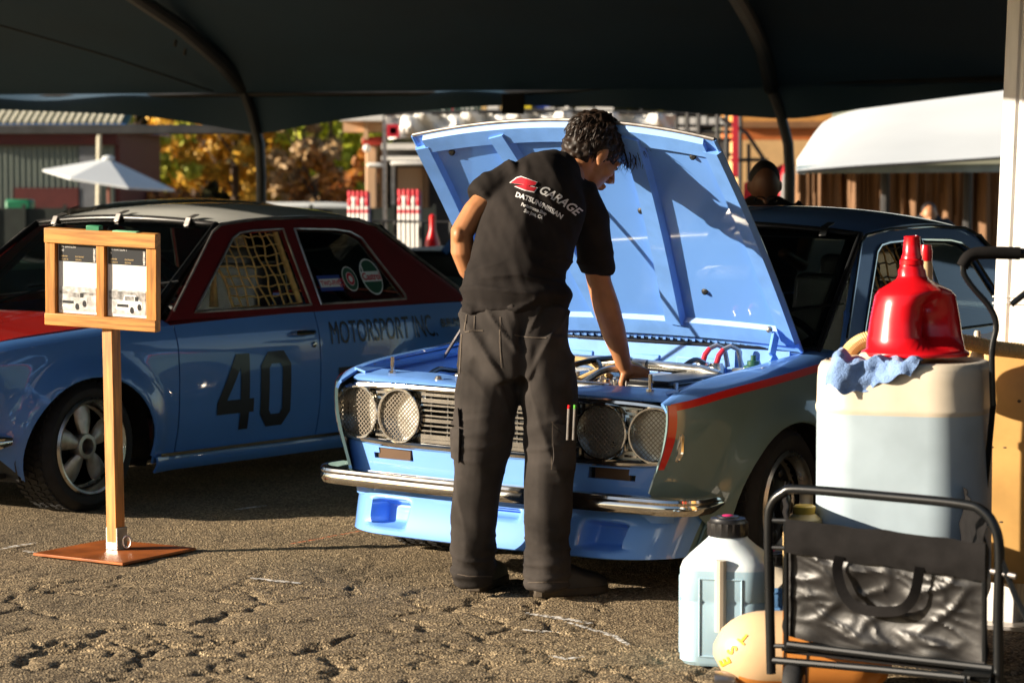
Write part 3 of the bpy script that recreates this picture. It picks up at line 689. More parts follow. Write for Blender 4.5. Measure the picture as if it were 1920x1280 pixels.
b = MB().lathe([(.034, 0), (.034, .028), (.022, .032), (.022, .045), (.01, .048), (.01, .065), (.001, .066)], (-.22, .52, .69), 'z', 16).build('pressure_regulator', M['decalgrn'], cR)
MB().tube([(-.22, .44, .695), (-.24, .52, .70), (-.22, .58, .705)], .012, 8).build('fuel_rail', M['alu'], cR)
hs = [([(.40, .05, .69), (.30, .12, .735), (.12, .16, .745), (-.10, .10, .72), (-.3, .02, .66)], .010, 'black'), ([(.36, .10, .66), (.28, .20, .72), (.18, .26, .735), (.08, .25, .70), (.02, .22, .66)], .009, 'hose'), ([(.38, -.12, .66), (.30, -.05, .73), (.24, .10, .74), (.26, .22, .69)], .011, 'hose'), ([(.40, .18, .67), (.34, .24, .72), (.28, .28, .715), (.24, .27, .66)], .012, 'alu'), ([(.2, -.02, .70), (.22, .12, .74), (.30, .20, .72), (.37, .2, .66)], .008, 'black'), ([(-.05, .28, .67), (-.15, .32, .73), (-.30, .30, .70)], .010, 'black'), ([(.1, -.25, .62), (.2, -.3, .70), (.35, -.28, .68)], .012, 'black'), ([(.44, -.42, .66), (.30, -.46, .68), (.1, -.5, .66), (-.2, -.48, .66)], .009, 'black')]
for P, r_, mm in hs:
    q = [Vector(P[0])]
    for i in range(len(P)-1):
        p0, p1, p2, p3 = [Vector(P[max(0, min(len(P)-1, i+k))]) for k in (-1, 0, 1, 2)]
        for k in range(1, 7):
            t = k/6; q.append(.5*((2*p1)+(p2-p0)*t+(2*p0-5*p1+4*p2-p3)*t*t+(3*p1-p0-3*p2+p3)*t**3))
    MB().tube(q, r_, 8).build('hose', M[mm], cR)
for k in range(16):
    MB().lathe([(.014, 0), (.014, .03), (.008, .034), (.008, .05), (.001, .052)], (rnd.uniform(.14, .38), rnd.uniform(.08, .32), rnd.uniform(.63, .67)), 'z', 8).build('fitting', M[rnd.choice(['alu', 'dullmetal', 'steel', 'hose'])], cR)
MB().box((-.18, -.36, .60), (.17, .22, .17)).build('battery', M['black'], cR, bevel=.01)
# open bonnet
HL, HW, HA = .985, .630, R(48.5)
def hp(u, v, h):                         # u along 0..1 from hinge, v -1..1, h out of the outer face
    uu = u*HL; bend = .03*math.sin(u*math.pi*.5)
    crown = .050*(1-v*v)*(.5+.5*u) + .035*math.sin(u*math.pi)*.6
    hh = h + crown - .02
    x, z = uu, hh
    wv = HW*(1.0-.045*u)*v
    fr = .035*(1-v*v)*sstep(.7, 1, u)
    x += fr
    return Vector((-.40 + x*math.cos(HA) - z*math.sin(HA), wv, .782 + x*math.sin(HA) + z*math.cos(HA)))
hood = MB().grid(lambda u, v: hp(u, v*2-1, .0), 24, 30, flip=False).build('bonnet', M['blue'], cR, solid=.010)
def hrib(uv, wd, dp, name='bonnet_rib'):
    b = MB(); rg = []
    for i, (u, v) in enumerate(uv):
        a = uv[min(i+1, len(uv)-1)]; c = uv[max(i-1, 0)]; du, dv = (a[0]-c[0])*HL, (a[1]-c[1])*HW; L = math.hypot(du, dv); nu, nv = -dv/L/HL, du/L/HW
        rg.append([hp(u+nu*wd*q, v+nv*wd*q, -.010-dp*k) for q, k in ((-.5, 0), (-.36, 1), (.36, 1), (.5, 0))])
    b.rings(rg, cap=True); return b.build(name, M['bay'], hood, angle=25)
for s in (1, -1):
    hrib([(.05+.9*i/10, s*(.955-.0*i)) for i in range(11)], .075, .020)
    hrib([(.10+.86*i/10, s*(.335+.11*(i/10)**1.2 - .10*(1-i/10))) for i in range(11)], .085, .026)
hrib([(.955, -.93+1.86*i/20) for i in range(21)], .085, .018)
hrib([(.07, -.93+1.86*i/20) for i in range(21)], .09, .014)
MB().tube([hp(1.002, -1+2*i/30, -.006) for i in range(31)], .007, 8).build('bonnet_lip_trim', M['steel'], hood)
for s in (1, -1):
    MB().tube([hp(u/12, s*1.0, -.006) for u in range(13)], .008, 8).build('bonnet_edge', M['blue'], hood)
    p = hp(.10, s*.90, -.035); b = MB(); q = Vector((-.30, s*.585, .70))
    b.bar(p, p*.5+q*.5+Vector((.05, 0, -.01)), .045, .012, (0, 1, 0)); b.bar(p*.5+q*.5+Vector((.05, 0, -.01)), q, .04, .012, (0, 1, 0)); b.build('hinge', M['bay'], hood, bevel=.003)
    MB().ell(hp(.13, s*.88, -.045), (.012, .012, .012)).build('hinge_bolt', M['dullmetal'], hood)
    for u, v in ((.90, .80), (.62, .28), (.25, .5)): MB().lathe([(.014, 0), (.010, .004), (.001, .005)], hp(u, s*v, -.012), 'x', 10).build('bonnet_buffer', M['black'], hood)
MB().tube([(.05, -.60, .70), (.15, -.35, .98), hp(.70, -.08, -.03)], .006, 8).build('prop_rod', M['steel'], cR)
def net(root, s, x0, x1, nx, nz, mA, mB, lean):
    for part in (0, 1):
        b = MB()
        rr = random.Random(5)
        for i in range(nx+1):
            x = x0+(x1-x0)*i/nx; P = []
            for k in range(9):
                z = .80+.325*k/8
                if lean and x > -1.10 - .0 and z > .80+(x1+0-0)*0+ (.70+.0 - (-x-.0))*0 + max(0, (-.70-x))*.76 + .02: break
                P.append((x+.008*math.sin(k*1.7+i), s*(gh_y(x, z)-.028+.008*math.sin(i*2.1+k)), z))
            if len(P) > 1 and (part == 0): b.tube(P, .0042 if i not in (0, nx) else .007, 5)
        for j in range(nz+1):
            z = .805+.31*j/nz; P = []
            xs = x0 if not lean else min(x0, -.70-(z-.80)/.76)
            for k in range(13):
                x = xs+(x1-xs)*k/12; P.append((x, s*(gh_y(x, z)-.026), z-.010*math.sin(k/12*math.pi)+.004*math.sin(k*2+j)))
            if part == 1: b.tube(P, .0035, 5)
        o = b.build('window_net', (mA if part == 0 else mB), root); o['kind'] = 'stuff'
net(cR, 1, -.74, -1.44, 9, 6, M['net'], M['netdark'], True)
# decals on the blue roof of the open car
def roof_text(root, s, size, x, y, ang, m, sx=1):
    V, Fc = text2d(s, size, shear=.2, sx=sx)
    ca, sa = math.cos(ang), math.sin(ang)
    def fn(a, b):
        X, Y = x - a, y - b
        e = gh_y(X, 1.18); t = min(1, abs(Y)/e); u = (X+1.05)/-1.13
        return (X, Y, cr([0, .2, .5, .8, 1], [1.160, 1.178, 1.188, 1.176, 1.142], u) + cr([0, .15, .5, .85, 1], [.030, .048, .056, .050, .034], u)*(1-t**2.4) + .004)
    decal('roof_lettering', V, Fc, fn, m, root, .03)
roof_text(cR, 'Jean R.', .07, -1.40, .435, 0, M['decalwht'], .95)
roof_text(cR, 'Racing', .07, -1.45, .500, 0, M['decalwht'], .95)

cL = empty('race_car', (-2.362, 11.056, 0), R(235.41), 'blue race sedan numbered 40 with white roof, red pillars and closed red bonnet', 'car', 'vintage race sedans')
cfgL = dict(side=M['blue2'], top=M['blue2'], roof=M['white'], gh=M['maroon'], hood=M['red'], wtrim=M['steel'], cowl=M['red'], cage=M['black'], bulk=M['red'], front=M['blue2'], spoiler=False, spoilm=M['blue2'], silltrim=True)
build_car(cL, cfgL)
for s in (1, -1):
    wheel('front_wheel', cL, (0, s*.660, .268), s, 'petal', .190)
    wheel('rear_wheel', cL, (XR, s*.660, .268), s, 'petal', .190)
def hoodL(u, v):
    y = (v*2-1); x = .64 - 1.01*u - .05*y*y*(1-u); return (x, y*(.63+.01*u), ztop(x) + .032 + .022*(1-y*y) - .03*(1-u)**8)
MB().grid(hoodL, 18, 20, flip=True).build('bonnet', M['red'], cL, solid=.01)
net(cL, 1, -.98, -1.44, 8, 7, M['net'], M['net'], True)
MB().tube([(-.96, .60, .80), (-.97, .59, .93), (-1.0, .57, 1.08)], [.02, .012, .01], 8).build('net_strap', M['net'], cL); MB().tube([(-1.44, gh_y(-1.44, z)-.03, z) for z in (.80, .90, 1.0, 1.12)], .014, 8).build('net_strap', M['net'], cL)
# number and lettering
def on_side(root, V, Fc, X0, Z0, m, name, off=.0035, step=.03, slope=0):
    V, Fc = subdiv2d(V, Fc, step)
    return finish(name, [(lambda X, Z: (X, side_y(X, Z)+off, Z))(X0-x, Z0+y+slope*x) for x, y in V], Fc, m, root)
H4 = .335
def ring_poly(out, inn):
    v2, T = cdt(out, (inn,), .06); return v2, T
zero_o = [(.05, 0), (.16, 0), (.21, .06), (.21, .275), (.16, .335), (.05, .335), (0, .275), (0, .06)]
zero_i = [(.075, .055), (.135, .055), (.15, .075), (.15, .26), (.135, .28), (.075, .28), (.06, .26), (.06, .075)]
v2, T = ring_poly(zero_o, zero_i); on_side(cL, v2, T, -1.065, .265, M['decalblk'], 'door_number')
four_o = [(.155, 0), (.215, 0), (.215, .075), (.245, .075), (.245, .135), (.215, .135), (.215, .335), (.125, .335), (0, .125), (0, .075), (.155, .075)]
four_i = [(.065, .135), (.155, .135), (.155, .275)]
v2, T = ring_poly(four_o, four_i); on_side(cL, v2, T, -.775, .265, M['decalblk'], 'door_number')
V, Fc = text2d('MOTORSPORT INC.', .15, 'LEFT', sx=.62); on_side(cL, V, Fc, -1.565, .610, M['decalblk'], 'side_lettering')
V, Fc = text2d('BURLINGTON', .055, 'LEFT', sx=.8, bold=.002); on_side(cL, V, Fc, -2.44, .650, M['decalblk'], 'side_lettering')
MB().grid(lambda u, v: (lambda X, Z: (X, side_y(X, Z)+.0035, Z))(-1.62-.22*u, .50-.14*v), 3, 3).build('side_panel_decal', M['decalblk'], cL)
# stickers on the quarter glass
def on_glass(V, Fc, X0, Z0, m, off, name='window_sticker', mir_=True):
    return finish(name, [(lambda X, Z: (X, gh_y(X, Z)-.010+off, Z))(X0-x, Z0+y) for x, y in V], Fc, m, cL)
def disc(rx, rz, n=28): return [(0, 0)] + [(rx*math.cos(2*math.pi*k/n), rz*math.sin(2*math.pi*k/n)) for k in range(n)], [(0, k+1, (k+1) % n+1) for k in range(n)]
def rect(a, b, c, d): return [(a, c), (b, c), (b, d), (a, d)], [(0, 1, 2, 3)]
cx, cz = -2.015, .905
on_glass(*disc(.080, .085), cx, cz, M['decalwht'], .0015); on_glass(*disc(.073, .078), cx, cz, M['decalgrn'], .0025)
on_glass(*rect(-.072, .072, -.022, .025), cx, cz, M['decalwht'], .0035); on_glass(*rect(-.058, -.048, .025, .06), cx, cz, M['decalwht'], .0035)
on_glass(*text2d('Castrol', .048, bold=.0012), cx, cz-.014, M['decalred'], .0045)
cx, cz = -1.845, .900
for r_, mm, of in ((.055, 'decalwht', .0015), (.050, 'decalgrn', .0025), (.030, 'decalwht', .0035), (.027, 'decalred', .0045), (.014, 'decalwht', .0055)): on_glass(*disc(r_, r_*1.05), cx, cz, M[mm], of)
on_glass(*rect(-.085, .085, -.036, .036), -1.685, .885, M['decalblu'], .0015); on_glass(*rect(-.078, .078, -.018, .020), -1.685, .885, M['decalwht'], .0025)
on_glass(*text2d('TWO-FIVE', .031, bold=.0008), -1.685, .875, M['decalred'], .0035)
V, Fc = text2d('25', .045, bold=.001); on_glass([(-y, x) for x, y in V], Fc, -1.785, .885, M['decalred'], .0035)
roof_text(cL, 'CURRY RACING', .09, -1.62, .46, 0, M['decalblk'], 1.0)

# dark sedan parked beyond the numbered one
mgrn = paint('dark_green_paint', (.008, .022, .018))
cD = copy_tree(cL); cD.name = 'parked_sedan'; cD.location = (-3.35, 15.3, 0); cD.rotation_euler.z = R(214); tag(cD, 'dark green sedan parked in shade beyond the numbered blue car', 'car')
del cD['group']
for o in list(cD.children_recursive):
    if any(k in o.name for k in ('number', 'lettering', 'sticker', 'decal', 'net', 'tread')): bpy.data.objects.remove(o); continue
    if o.type == 'MESH':
        for sl_ in o.material_slots:
            if sl_.material in (M['blue2'], M['red'], M['maroon'], M['white']): sl_.link = 'OBJECT'; sl_.material = mgrn
# ---------------- tents
LG = at(487, 250, 22.3); RG = at(1478, 222, 21.2)
def canopy(name, front, back, zf, zb, peak, label, group, mtl, nu=28, nv=16, val=.22, sc_n=4, backval=None):
    # front / back: two ground points each (left, right); roof rises to a ridge between them; scalloped valance all round
    root = empty(name, ((front[0][0]+back[1][0])/2, (front[0][1]+back[1][1])/2, 0), 0, label, 'tent', group)
    inv = Matrix.Translation(root.location).inverted()
    F0, F1, B0, B1 = [Vector((p[0], p[1], 0)) for p in (*front, *back)]
    def pt(u, v):
        p = F0.lerp(F1, u).lerp(B0.lerp(B1, u), v)
        e = zf*(1-v) + zb*v
        return inv @ Vector((p.x, p.y, e + peak*math.sin(math.pi*v)**.8*(.75+.25*math.sin(math.pi*u))))
    MB().grid(pt, nu, nv).build('roof_sheet', mtl, root, solid=.006)
    for v, nm in ((0, 'front'),) if backval is None else ((0, 'front'),):
        def vf(u, w):
            p = pt(u, v); s = (u*sc_n) % 1
            d = val*(.52 + .48*(2*abs(s-.5))**2.2)
            return p + Vector((0, .012*math.sin(u*90), -d*w))
        MB().grid(vf, 96, 3).build('valance', mtl, root, solid=.004)
    for u in (0, 1):
        MB().grid(lambda a, w: pt(u, a) + Vector((0, 0, -val*.8*w)), 40, 2).build('valance', mtl, root, solid=.004)
    return root, pt, inv
# roof over the two race cars: front edge runs obliquely so that the sun still reaches the open bonnet
FL = (-9.0, 15.7); FR = (1.8, 4.9)
tr, tpt, tinv = canopy('tent', (FL, FR), ((-13.0, 24.78), (9.0, 19.63)), 2.38, 2.13, 1.05, 'dark canopy tent stretched over the two race sedans', 'tents', M['tent'], nu=40, nv=24, sc_n=5, val=.16, backval=1)
def tloc(p): return tinv @ Vector(p)
EX = [-320, -200, -60, 0, 240, 400, 487, 560, 640, 780, 960, 1150, 1300, 1400, 1478, 1600, 1750, 1870, 2050, 2300]; EY = [240, 215, 203, 206, 216, 237, 250, 238, 225, 209, 198, 201, 212, 219, 223, 207, 187, 172, 150, 200]
def edepth(px): return 22.3 + (px - 487) / 991 * -1.1
def bv(u, w):
    px = -320 + 2620*u; Y = edepth(px) + .03*math.sin(px*.02); a = at(px, 0, Y); zt = 2.24; zb_ = at(px, cr(EX, EY, px), Y).z
    return tloc((a.x, Y, zt + (zb_ - zt)*w))
MB().grid(bv, 110, 5).build('back_valance', M['tent'], tr, solid=.005)
# eave rail, legs and curved rafters at the far side
for o, nm in ((LG, 0), (RG, 1)):
    px = 487 if nm == 0 else 1478
    base = at(px, 400, o.y); base.z = 0
    top = at(px-8, 168 if nm == 0 else 150, o.y)
    leg = MB().tube([tloc(base), tloc(at(px+3, 330, o.y)), tloc(at(px, 270, o.y)), tloc(at(px-14, 215, o.y)), tloc(at(px-32, 165, o.y))], .045, 10).build('leg', M['tubedark'], tr)
    pts = [(px-32, 165, 0), (415 if nm == 0 else 1432, 118 if nm == 0 else 95, .7), (340 if nm == 0 else 1410, 52 if nm == 0 else 45, 1.6), (262 if nm == 0 else 1385, 0, 2.6), (160 if nm == 0 else 1340, -70, 4.0)]
    MB().tube([tloc(at(a, b, o.y - d)) for a, b, d in pts], .062, 10).build('rafter', M['tubedark'], tr)
MB().tube([tloc(at(-60, 181, 23)), tloc(at(455, 176, 22.3))], .028, 8).build('eave_rail', M['tubedark'], tr)
MB().tube([tloc(at(455, 176, 22.3)), tloc(at(960, 172, 21.8)), tloc(at(1446, 152, 21.2))], .028, 8).build('eave_rail', M['tubedark'], tr)
MB().tube([tloc(at(1446, 152, 21.2)), tloc(at(1900, 148, 20.6))], .028, 8).build('eave_rail', M['tubedark'], tr)
MB().tube([tloc(at(0, 48, 20.5)), tloc(at(200, 105, 21.2)), tloc(at(400, 172, 22.2))], .008, 6).build('cable', M['tubedark'], tr)
for px in (330, 348): MB().tube([tloc(at(px, 75+(px-330)*.9, 20.9)), tloc(at(px-2, 88+(px-330)*.9, 20.9))], .015, 6).build('hook', M['tubedark'], tr)
MB().box(tloc(at(962, 195, 21.6)), (.19, .10, .17)).build('junction_box', M['dark'], tr, bevel=.01)
# side rail of the neighbouring bay on the left
o = MB().bar(at(-30, 243, 24.5), at(492, 243, 24.0), .06, .085).build('tent_side_rail', M['tubedark'], None, bevel=.01); tag(o, 'dark horizontal tent rail spanning in front of the red and grey building', 'rail')
# near post
pb = at(1884, 640, 7.9); pb.z = 0
pst = empty('tent_post', (pb.x, pb.y, 0), R(-28), 'weathered white aluminium tent post with grooves beside the fluid drums', 'post')
b = MB(); prof = [(-.055, -.045), (-.012, -.05), (-.008, -.043), (-.002, -.043), (.002, -.05), (.05, -.048), (.056, -.04), (.056, -.004), (.05, 0), (.056, .004), (.056, .045), (.045, .052), (-.045, .052), (-.056, .045)]
b.rings([[(x + z*.034, y, z) for x, y in prof] for z in (0, .4, .8, 1.2, 1.6, 2.0, 2.42)]); b.build('extrusion', M['post'], pst, bevel=.003)
MB().bar((0, 0, 0), (0, 0, .012), .26, .26, (0, 1, 0)).build('base_plate', M['steel'], pst)
for z in (.98, 1.0): MB().tube([(x*1.05 + z*.034, y*1.05, z+.003) for x, y in prof], .003, 5, closed=True).build('strap', M['paper'], pst)
# ---------------- foliage
def leafmat(name, c1, c2):
    m = bpy.data.materials.new(name); m.use_nodes = True; n = m.node_tree.nodes; l = m.node_tree.links; b = n['Principled BSDF']; b.inputs['Roughness'].default_value = .6
    g = n.new('ShaderNodeNewGeometry'); r = n.new('ShaderNodeValToRGB'); r.color_ramp.elements[0].color = (*c1, 1); r.color_ramp.elements[1].color = (*c2, 1)
    l.new(g.outputs['Random Per Island'], r.inputs[0]); l.new(r.outputs[0], b.inputs['Base Color'])
    b.inputs['Transmission Weight'].default_value = 0
    b.inputs['Subsurface Weight'].default_value = .0
    return m
LM = [leafmat('ochre_leaves', (.26, .16, .012), (.85, .48, .04)), leafmat('olive_leaves', (.16, .20, .015), (.62, .62, .05)), leafmat('yellow_green_leaves', (.22, .28, .015), (.85, .85, .06)), leafmat('rust_leaves', (.2, .07, .01), (.60, .22, .025)), leafmat('straw_stems', (.24, .15, .06), (.58, .38, .18))]
bark = mat('bark', (.09, .06, .04), .9, var=.3, vscale=4, bump=.5, bscale=8)
def tree(name, base, rx, h, m, label, cat='tree', seed=1, n=5200, low=.12, lean=0, leaf=.16, shape=1.0):
    rr = np.random.RandomState(seed); t = empty(name, base, 0, label, cat, 'trees and shrubs behind the paddock')
    b = MB(); b.tube([(0, 0, 0), (.05*h*.1, 0, h*.35), (lean*.3, 0, h*.7)], [.05*h**.6, .035*h**.6, .012*h**.6], 8)
    for k in range(7):
        a = rr.rand()*6.28; z0 = h*(.2+.4*rr.rand()); b.tube([(0, 0, z0), (rx*.4*math.cos(a), rx*.4*math.sin(a), z0+h*.15), (rx*.75*math.cos(a), rx*.75*math.sin(a), z0+h*.28)], [.02*h**.6, .012*h**.6, .004], 6)
    b.build('trunk', bark, t)
    nc = 46; cl = []
    for k in range(nc):
        a = rr.rand()*6.28; zz = low + (1-low)*rr.rand()**.8; q = math.sin(min(1, .12+zz*.95)*math.pi)**.6*rx*shape; r_ = q*(.35+.65*rr.rand()**.5)
        cl.append((r_*math.cos(a)+lean*zz, r_*math.sin(a), zz*h*.93+h*.03, (.20+.22*rr.rand())*rx*.72))
    cl = np.array(cl); idx = rr.randint(0, nc, n); d = rr.randn(n, 3); d /= np.linalg.norm(d, axis=1)[:, None]
    rad = cl[idx, 3]*(.55+.5*rr.rand(n)); P = cl[idx, :3] + d*rad[:, None]*np.array([1, 1, .85]); P[:, 2] = np.maximum(P[:, 2], .05)
    s = leaf*(.5+rr.rand(n)); A = rr.randn(n, 3); A /= np.linalg.norm(A, axis=1)[:, None]; B = np.cross(A, d); B /= np.linalg.norm(B, axis=1)[:, None]+1e-9
    V = np.stack([P-A*s[:, None]*.6, P+B*s[:, None]*.32, P+A*s[:, None]*.6, P-B*s[:, None]*.32], 1).reshape(-1, 3)
    me = bpy.data.meshes.new('crown'); me.from_pydata(V.tolist(), [], [(4*i, 4*i+1, 4*i+2, 4*i+3) for i in range(n)]); me.materials.append(m)
    o = bpy.data.objects.new('crown', me); C.objects.link(o); o.parent = t; return t
TR = [(255, 62, 1.4, 4.6, 1, 'olive green bushy tree beside the grey building wall', 3), (365, 66, 1.7, 5.0, 0, 'broad ochre autumn tree behind the white parasol', 4), (440, 64, 1.3, 4.6, 0, 'ochre tree crossing behind the curved tent leg', 5), (520, 68, 1.2, 4.4, 0, 'dark ochre tree directly right of the curved tent leg', 6), (570, 62, .9, 3.8, 4, 'straw coloured dry tall shrub between the autumn trees', 7), (620, 64, 1.3, 4.8, 2, 'yellow green tree beside the beige column', 8), (668, 67, 1.3, 4.8, 2, 'second yellow green tree, half hidden behind the beige column', 9), (592, 56, .75, 2.1, 3, 'low rust orange shrub in front of the dry shrub', 10), (690, 60, .8, 2.2, 3, 'small orange shrub at the foot of the yellow green trees', 12), (310, 56, 1.8, 1.1, 3, 'low orange hedge under the ochre tree', 13)]
for px, Y, rx, h, mi, lb, sd in TR:
    p = at(px, 346, Y); p.z = 0
    tree({0: 'autumn_tree', 1: 'olive_tree', 2: 'green_tree', 3: 'rust_shrub', 4: 'dry_shrub'}[mi], p, rx, h, LM[mi], lb, 'tree' if h > 3 else 'shrub', sd, n=6500 if h > 3 else 2600, leaf=.15 if h > 3 else .12, low=.05)
tw = leafmat('dark_wood', (.012, .016, .006), (.06, .06, .012))
rr = np.random.RandomState(2); n = 15000
V = np.stack([rr.uniform(-46, 6, n), rr.uniform(76, 80, n), rr.rand(n)**.8*8.5*(.75+.25*np.sin(rr.rand(n)*6))], 1); V2 = []
for p in V:
    a = rr.randn(3)*.28; b_ = rr.randn(3)*.28; V2 += [p-a, p-b_, p+a, p+b_]
o = finish('distant_wood', V2, [(4*i, 4*i+1, 4*i+2, 4*i+3) for i in range(n)], tw, smooth=False); tag(o, 'dark distant wood closing the view behind the autumn trees', 'wood', kind='stuff')
# ---------------- left building
mw = mat('grey_green_wall', (.20, .23, .20), .8, var=.08, vscale=.6); mm_ = mat('maroon_trim', (.085, .014, .012), .6, var=.1); mcr = mat('cream_rib', (.62, .58, .44), .6, var=.08); mteal = mat('teal_roof', (.02, .09, .085), .5, var=.15)
D = 52
def wp(px, py, Y=D): return at(px, py, Y)
bl = empty('building', (wp(130, 346).x, D, 0), 0, 'grey green building with maroon band and ribbed teal roof', 'building'); il = Matrix.Translation(bl.location).inverted()
def blk(name, x0, x1, y0, y1, dep, m, parent, inv, Y=D, dy=0, **k):
    a, c = wp(x0, y1, Y), wp(x1, y0, Y); a.z = max(a.z, 0)
    return MB().box(inv @ Vector(((a.x+c.x)/2, Y+dep/2+dy, (a.z+c.z)/2)), (c.x-a.x, dep, c.z-a.z)).build(name, m, parent, **k)
blk('wall', -120, 215, 262, 480, 6, mw, bl, il)
blk('band', -125, 222, 246, 272, 6.3, mm_, bl, il, dy=-.15)
blk('side_wall', 216, 224, 262, 480, 6, mm_, bl, il)
blk('roof_edge', -125, 240, 232, 246, 6.8, M['blue2'], bl, il, dy=-.4)
blk('door', 30, 148, 352, 480, .1, mm_, bl, il, dy=-.1)
for k in range(30): blk('wall_rib', -110+11*k, -109.3+11*k, 274, 480, .05, mw, bl, il, dy=-.04)
blk('corner_panel', 152, 180, 274, 480, .1, mat('grey_panel', (.13, .14, .16), .7), bl, il, dy=-.08)
rs_ = MB().grid(lambda u, v: il @ (wp(-125, 234)+Vector(((wp(244, 234)-wp(-125, 234)).x*u, v*5.0-.4, v*1.6))), 1, 1).build('roof', mteal, bl, solid=.05)
for k in range(27):
    x = -120+13.4*k; p = wp(x, 233) + Vector((0, -.42, .02)); MB().bar(il @ p, il @ (p + Vector((.05, 2.4, .85))), .065, .05).build('roof_rib', mcr, bl)
MB().tube([il @ wp(186, 250, D-.3), il @ wp(183, 480, D-.3)], .05, 8).build('downpipe', mcr, bl)
o = MB().box(at(38, 395, 40) - Vector((0, 0, .30)), (.40, .4, .95)).build('wheelie_bin', mat('green_bin', (.01, .16, .07), .5), None, bevel=.04); o.location.z = 0; tag(o, 'green plastic bin standing by the grey building', 'bin')
# parasol
um = empty('parasol', at(206, 346, 44) * Vector((1, 1, 0)) if False else (at(206, 346, 44).x, 44, 0), 0, 'white market parasol opened in front of the grey building', 'parasol')
U = lambda px, py: at(px, py, 44) - um.location
apx = U(203, 297); rim = [U(82, 318), U(150, 334), U(258, 351), U(328, 356), U(250, 330), U(150, 316)]
rim = [Vector((r_.x, dy_, r_.z)) for r_, dy_ in zip(rim, (-.1, -1.0, -1.1, 0, 1.0, 1.0))]
for k in range(6): MB().add([apx, rim[k], rim[(k+1) % 6], apx-Vector((0, 0, .03)), rim[k]-Vector((0, 0, .03)), rim[(k+1) % 6]-Vector((0, 0, .03))], [(0, 1, 2), (3, 5, 4), (1, 4, 5, 2)]).build('canopy_panel', M['tentw'], um, smooth=False)
MB().ell(apx, (.11, .11, .05)).build('cap', M['tentw'], um)
MB().tube([(apx.x+.02, apx.y, 0), apx], .035, 8).build('pole', mat('pole_brown', (.18, .05, .03), .5), um)
# low fence, vans, far cars
fm = mat('dark_fence', (.02, .026, .022), .8, var=.2)
fe = empty('fence', at(250, 400, 38) * Vector((1, 1, 0)), 0, 'low dark green mesh fence in front of the autumn trees', 'fence')
for k in range(14): MB().bar((-3.4+.6*k, 0, 0), (-3.4+.6*k, 0, 1.05), .05, .05, (0, 1, 0)).build('fence_post', fm, fe)
MB().grid(lambda u, v: (-3.4+7.8*u, .03, .05+.95*v), 8, 2).build('mesh_panel', fm, fe, solid=.01)
bm_ = mat('white_bollard', (.72, .72, .70), .5); 
for px, Y, lb in ((457, 34, 'short white bollard standing left of the curved tent leg'), (1, 30, None)):
    if lb: 
        p = at(px+5, 395, Y); p.z = 0; o = MB().lathe([(.001, 0), (.06, 0), (.06, 1.05), (.05, 1.08), (.001, 1.09)], (0, 0, 0), 'z', 14).build('bollard', bm_, None); o.location = p; tag(o, lb, 'bollard')
def small_van(px, Y, Wd, m, label, top):
    z = at(px, top, Y).z; v = empty('parked_van', (at(px, 346, Y).x, Y, 0), R(8), label, 'van')
    b = MB(); b.prism([(-Wd*.5, .35), (Wd*.5, .35), (Wd*.5, .8), (Wd*.43, .95), (Wd*.36, z*.98), (Wd*.2, z), (-Wd*.42, z), (-Wd*.5, z*.9)], -.8, .8, lambda x, y, h: (x, h, y)); b.build('body', m, v, bevel=.08, seg=3)
    for x in (-.3, -.02, .24): MB().box((Wd*x, -.80, z*.78), (Wd*.2, .03, z*.2)).build('window', M['dark'], v, bevel=.01)
    for x in (-.32, .32):
        for s in (-1, 1): MB().lathe([(.001, -.1), (.33, -.1), (.33, .1), (.001, .1)], (Wd*x, s*.72, .33), 'y', 18).build('wheel', M['rubber'], v)
small_van(550, 48, 3.0, M['white'], 'white van parked below the autumn trees', 379)
# ---------------- right-hand background
beige = mat('beige_render', (.62, .40, .24), .7, var=.06, vscale=1); redm = mat('red_steel', (.38, .035, .02), .5); wht = mat('white_board', (.76, .74, .70), .6, var=.05); dgrey = mat('dark_grey_panel', (.035, .034, .034), .6); grnroof = mat('green_roof', (.06, .11, .09), .5)
D2 = 40
pv = empty('pavilion', (at(700, 346, D2).x, D2, 0), 0, 'beige columned pavilion with red bracket and green eave behind the bonnet', 'building'); ip = Matrix.Translation(pv.location).inverted()
def bk(name, x0, x1, y0, y1, dep, m, dy=0, parent=pv, inv=ip, Y=D2, **k): return blk(name, x0, x1, y0, y1, dep, m, parent, inv, Y, dy, **k)
bk('column', 686, 706, 272, 480, .5, beige, bevel=.02); bk('column', 709, 722, 268, 480, .5, beige, dy=.3, bevel=.02)
bk('bracket', 679, 721, 256, 273, .7, redm, -.1, bevel=.02)
bk('beam', 645, 724, 228, 248, .6, beige, -.2); bk('beam_post', 684, 692, 226, 262, .3, beige, -.4)
bk('eave', 643, 900, 214, 229, 1.4, wht, -.9); 
for k in range(24): bk('roof_rib', 690+9*k, 694+9*k, 203-.35*k, 216, .9, grnroof, -.7)
bk('fascia', 718, 800, 270, 281, .4, wht, -.5); bk('dark_band', 720, 800, 281, 294, .3, dgrey, -.3); bk('fascia', 718, 806, 294, 301, .4, wht, -.5); bk('light_tube', 692, 722, 306, 315, .2, wht, -.7, bevel=.05); bk('light_tube', 736, 806, 303, 311, .2, wht, -.7, bevel=.05)
bk('wall', 722, 900, 294, 480, .3, dgrey, .6); bk('door', 744, 792, 314, 480, .2, beige, .3); bk('door_jamb', 794, 802, 312, 480, .3, mat('brown_jamb', (.22, .12, .06), .6), .2)
MB().ell(ip @ at(688, 278, D2-.3), (.06, .06, .06)).build('lamp_globe', wht, pv); bk('pipe', 735, 741, 300, 480, .1, M['steel'], -.2)
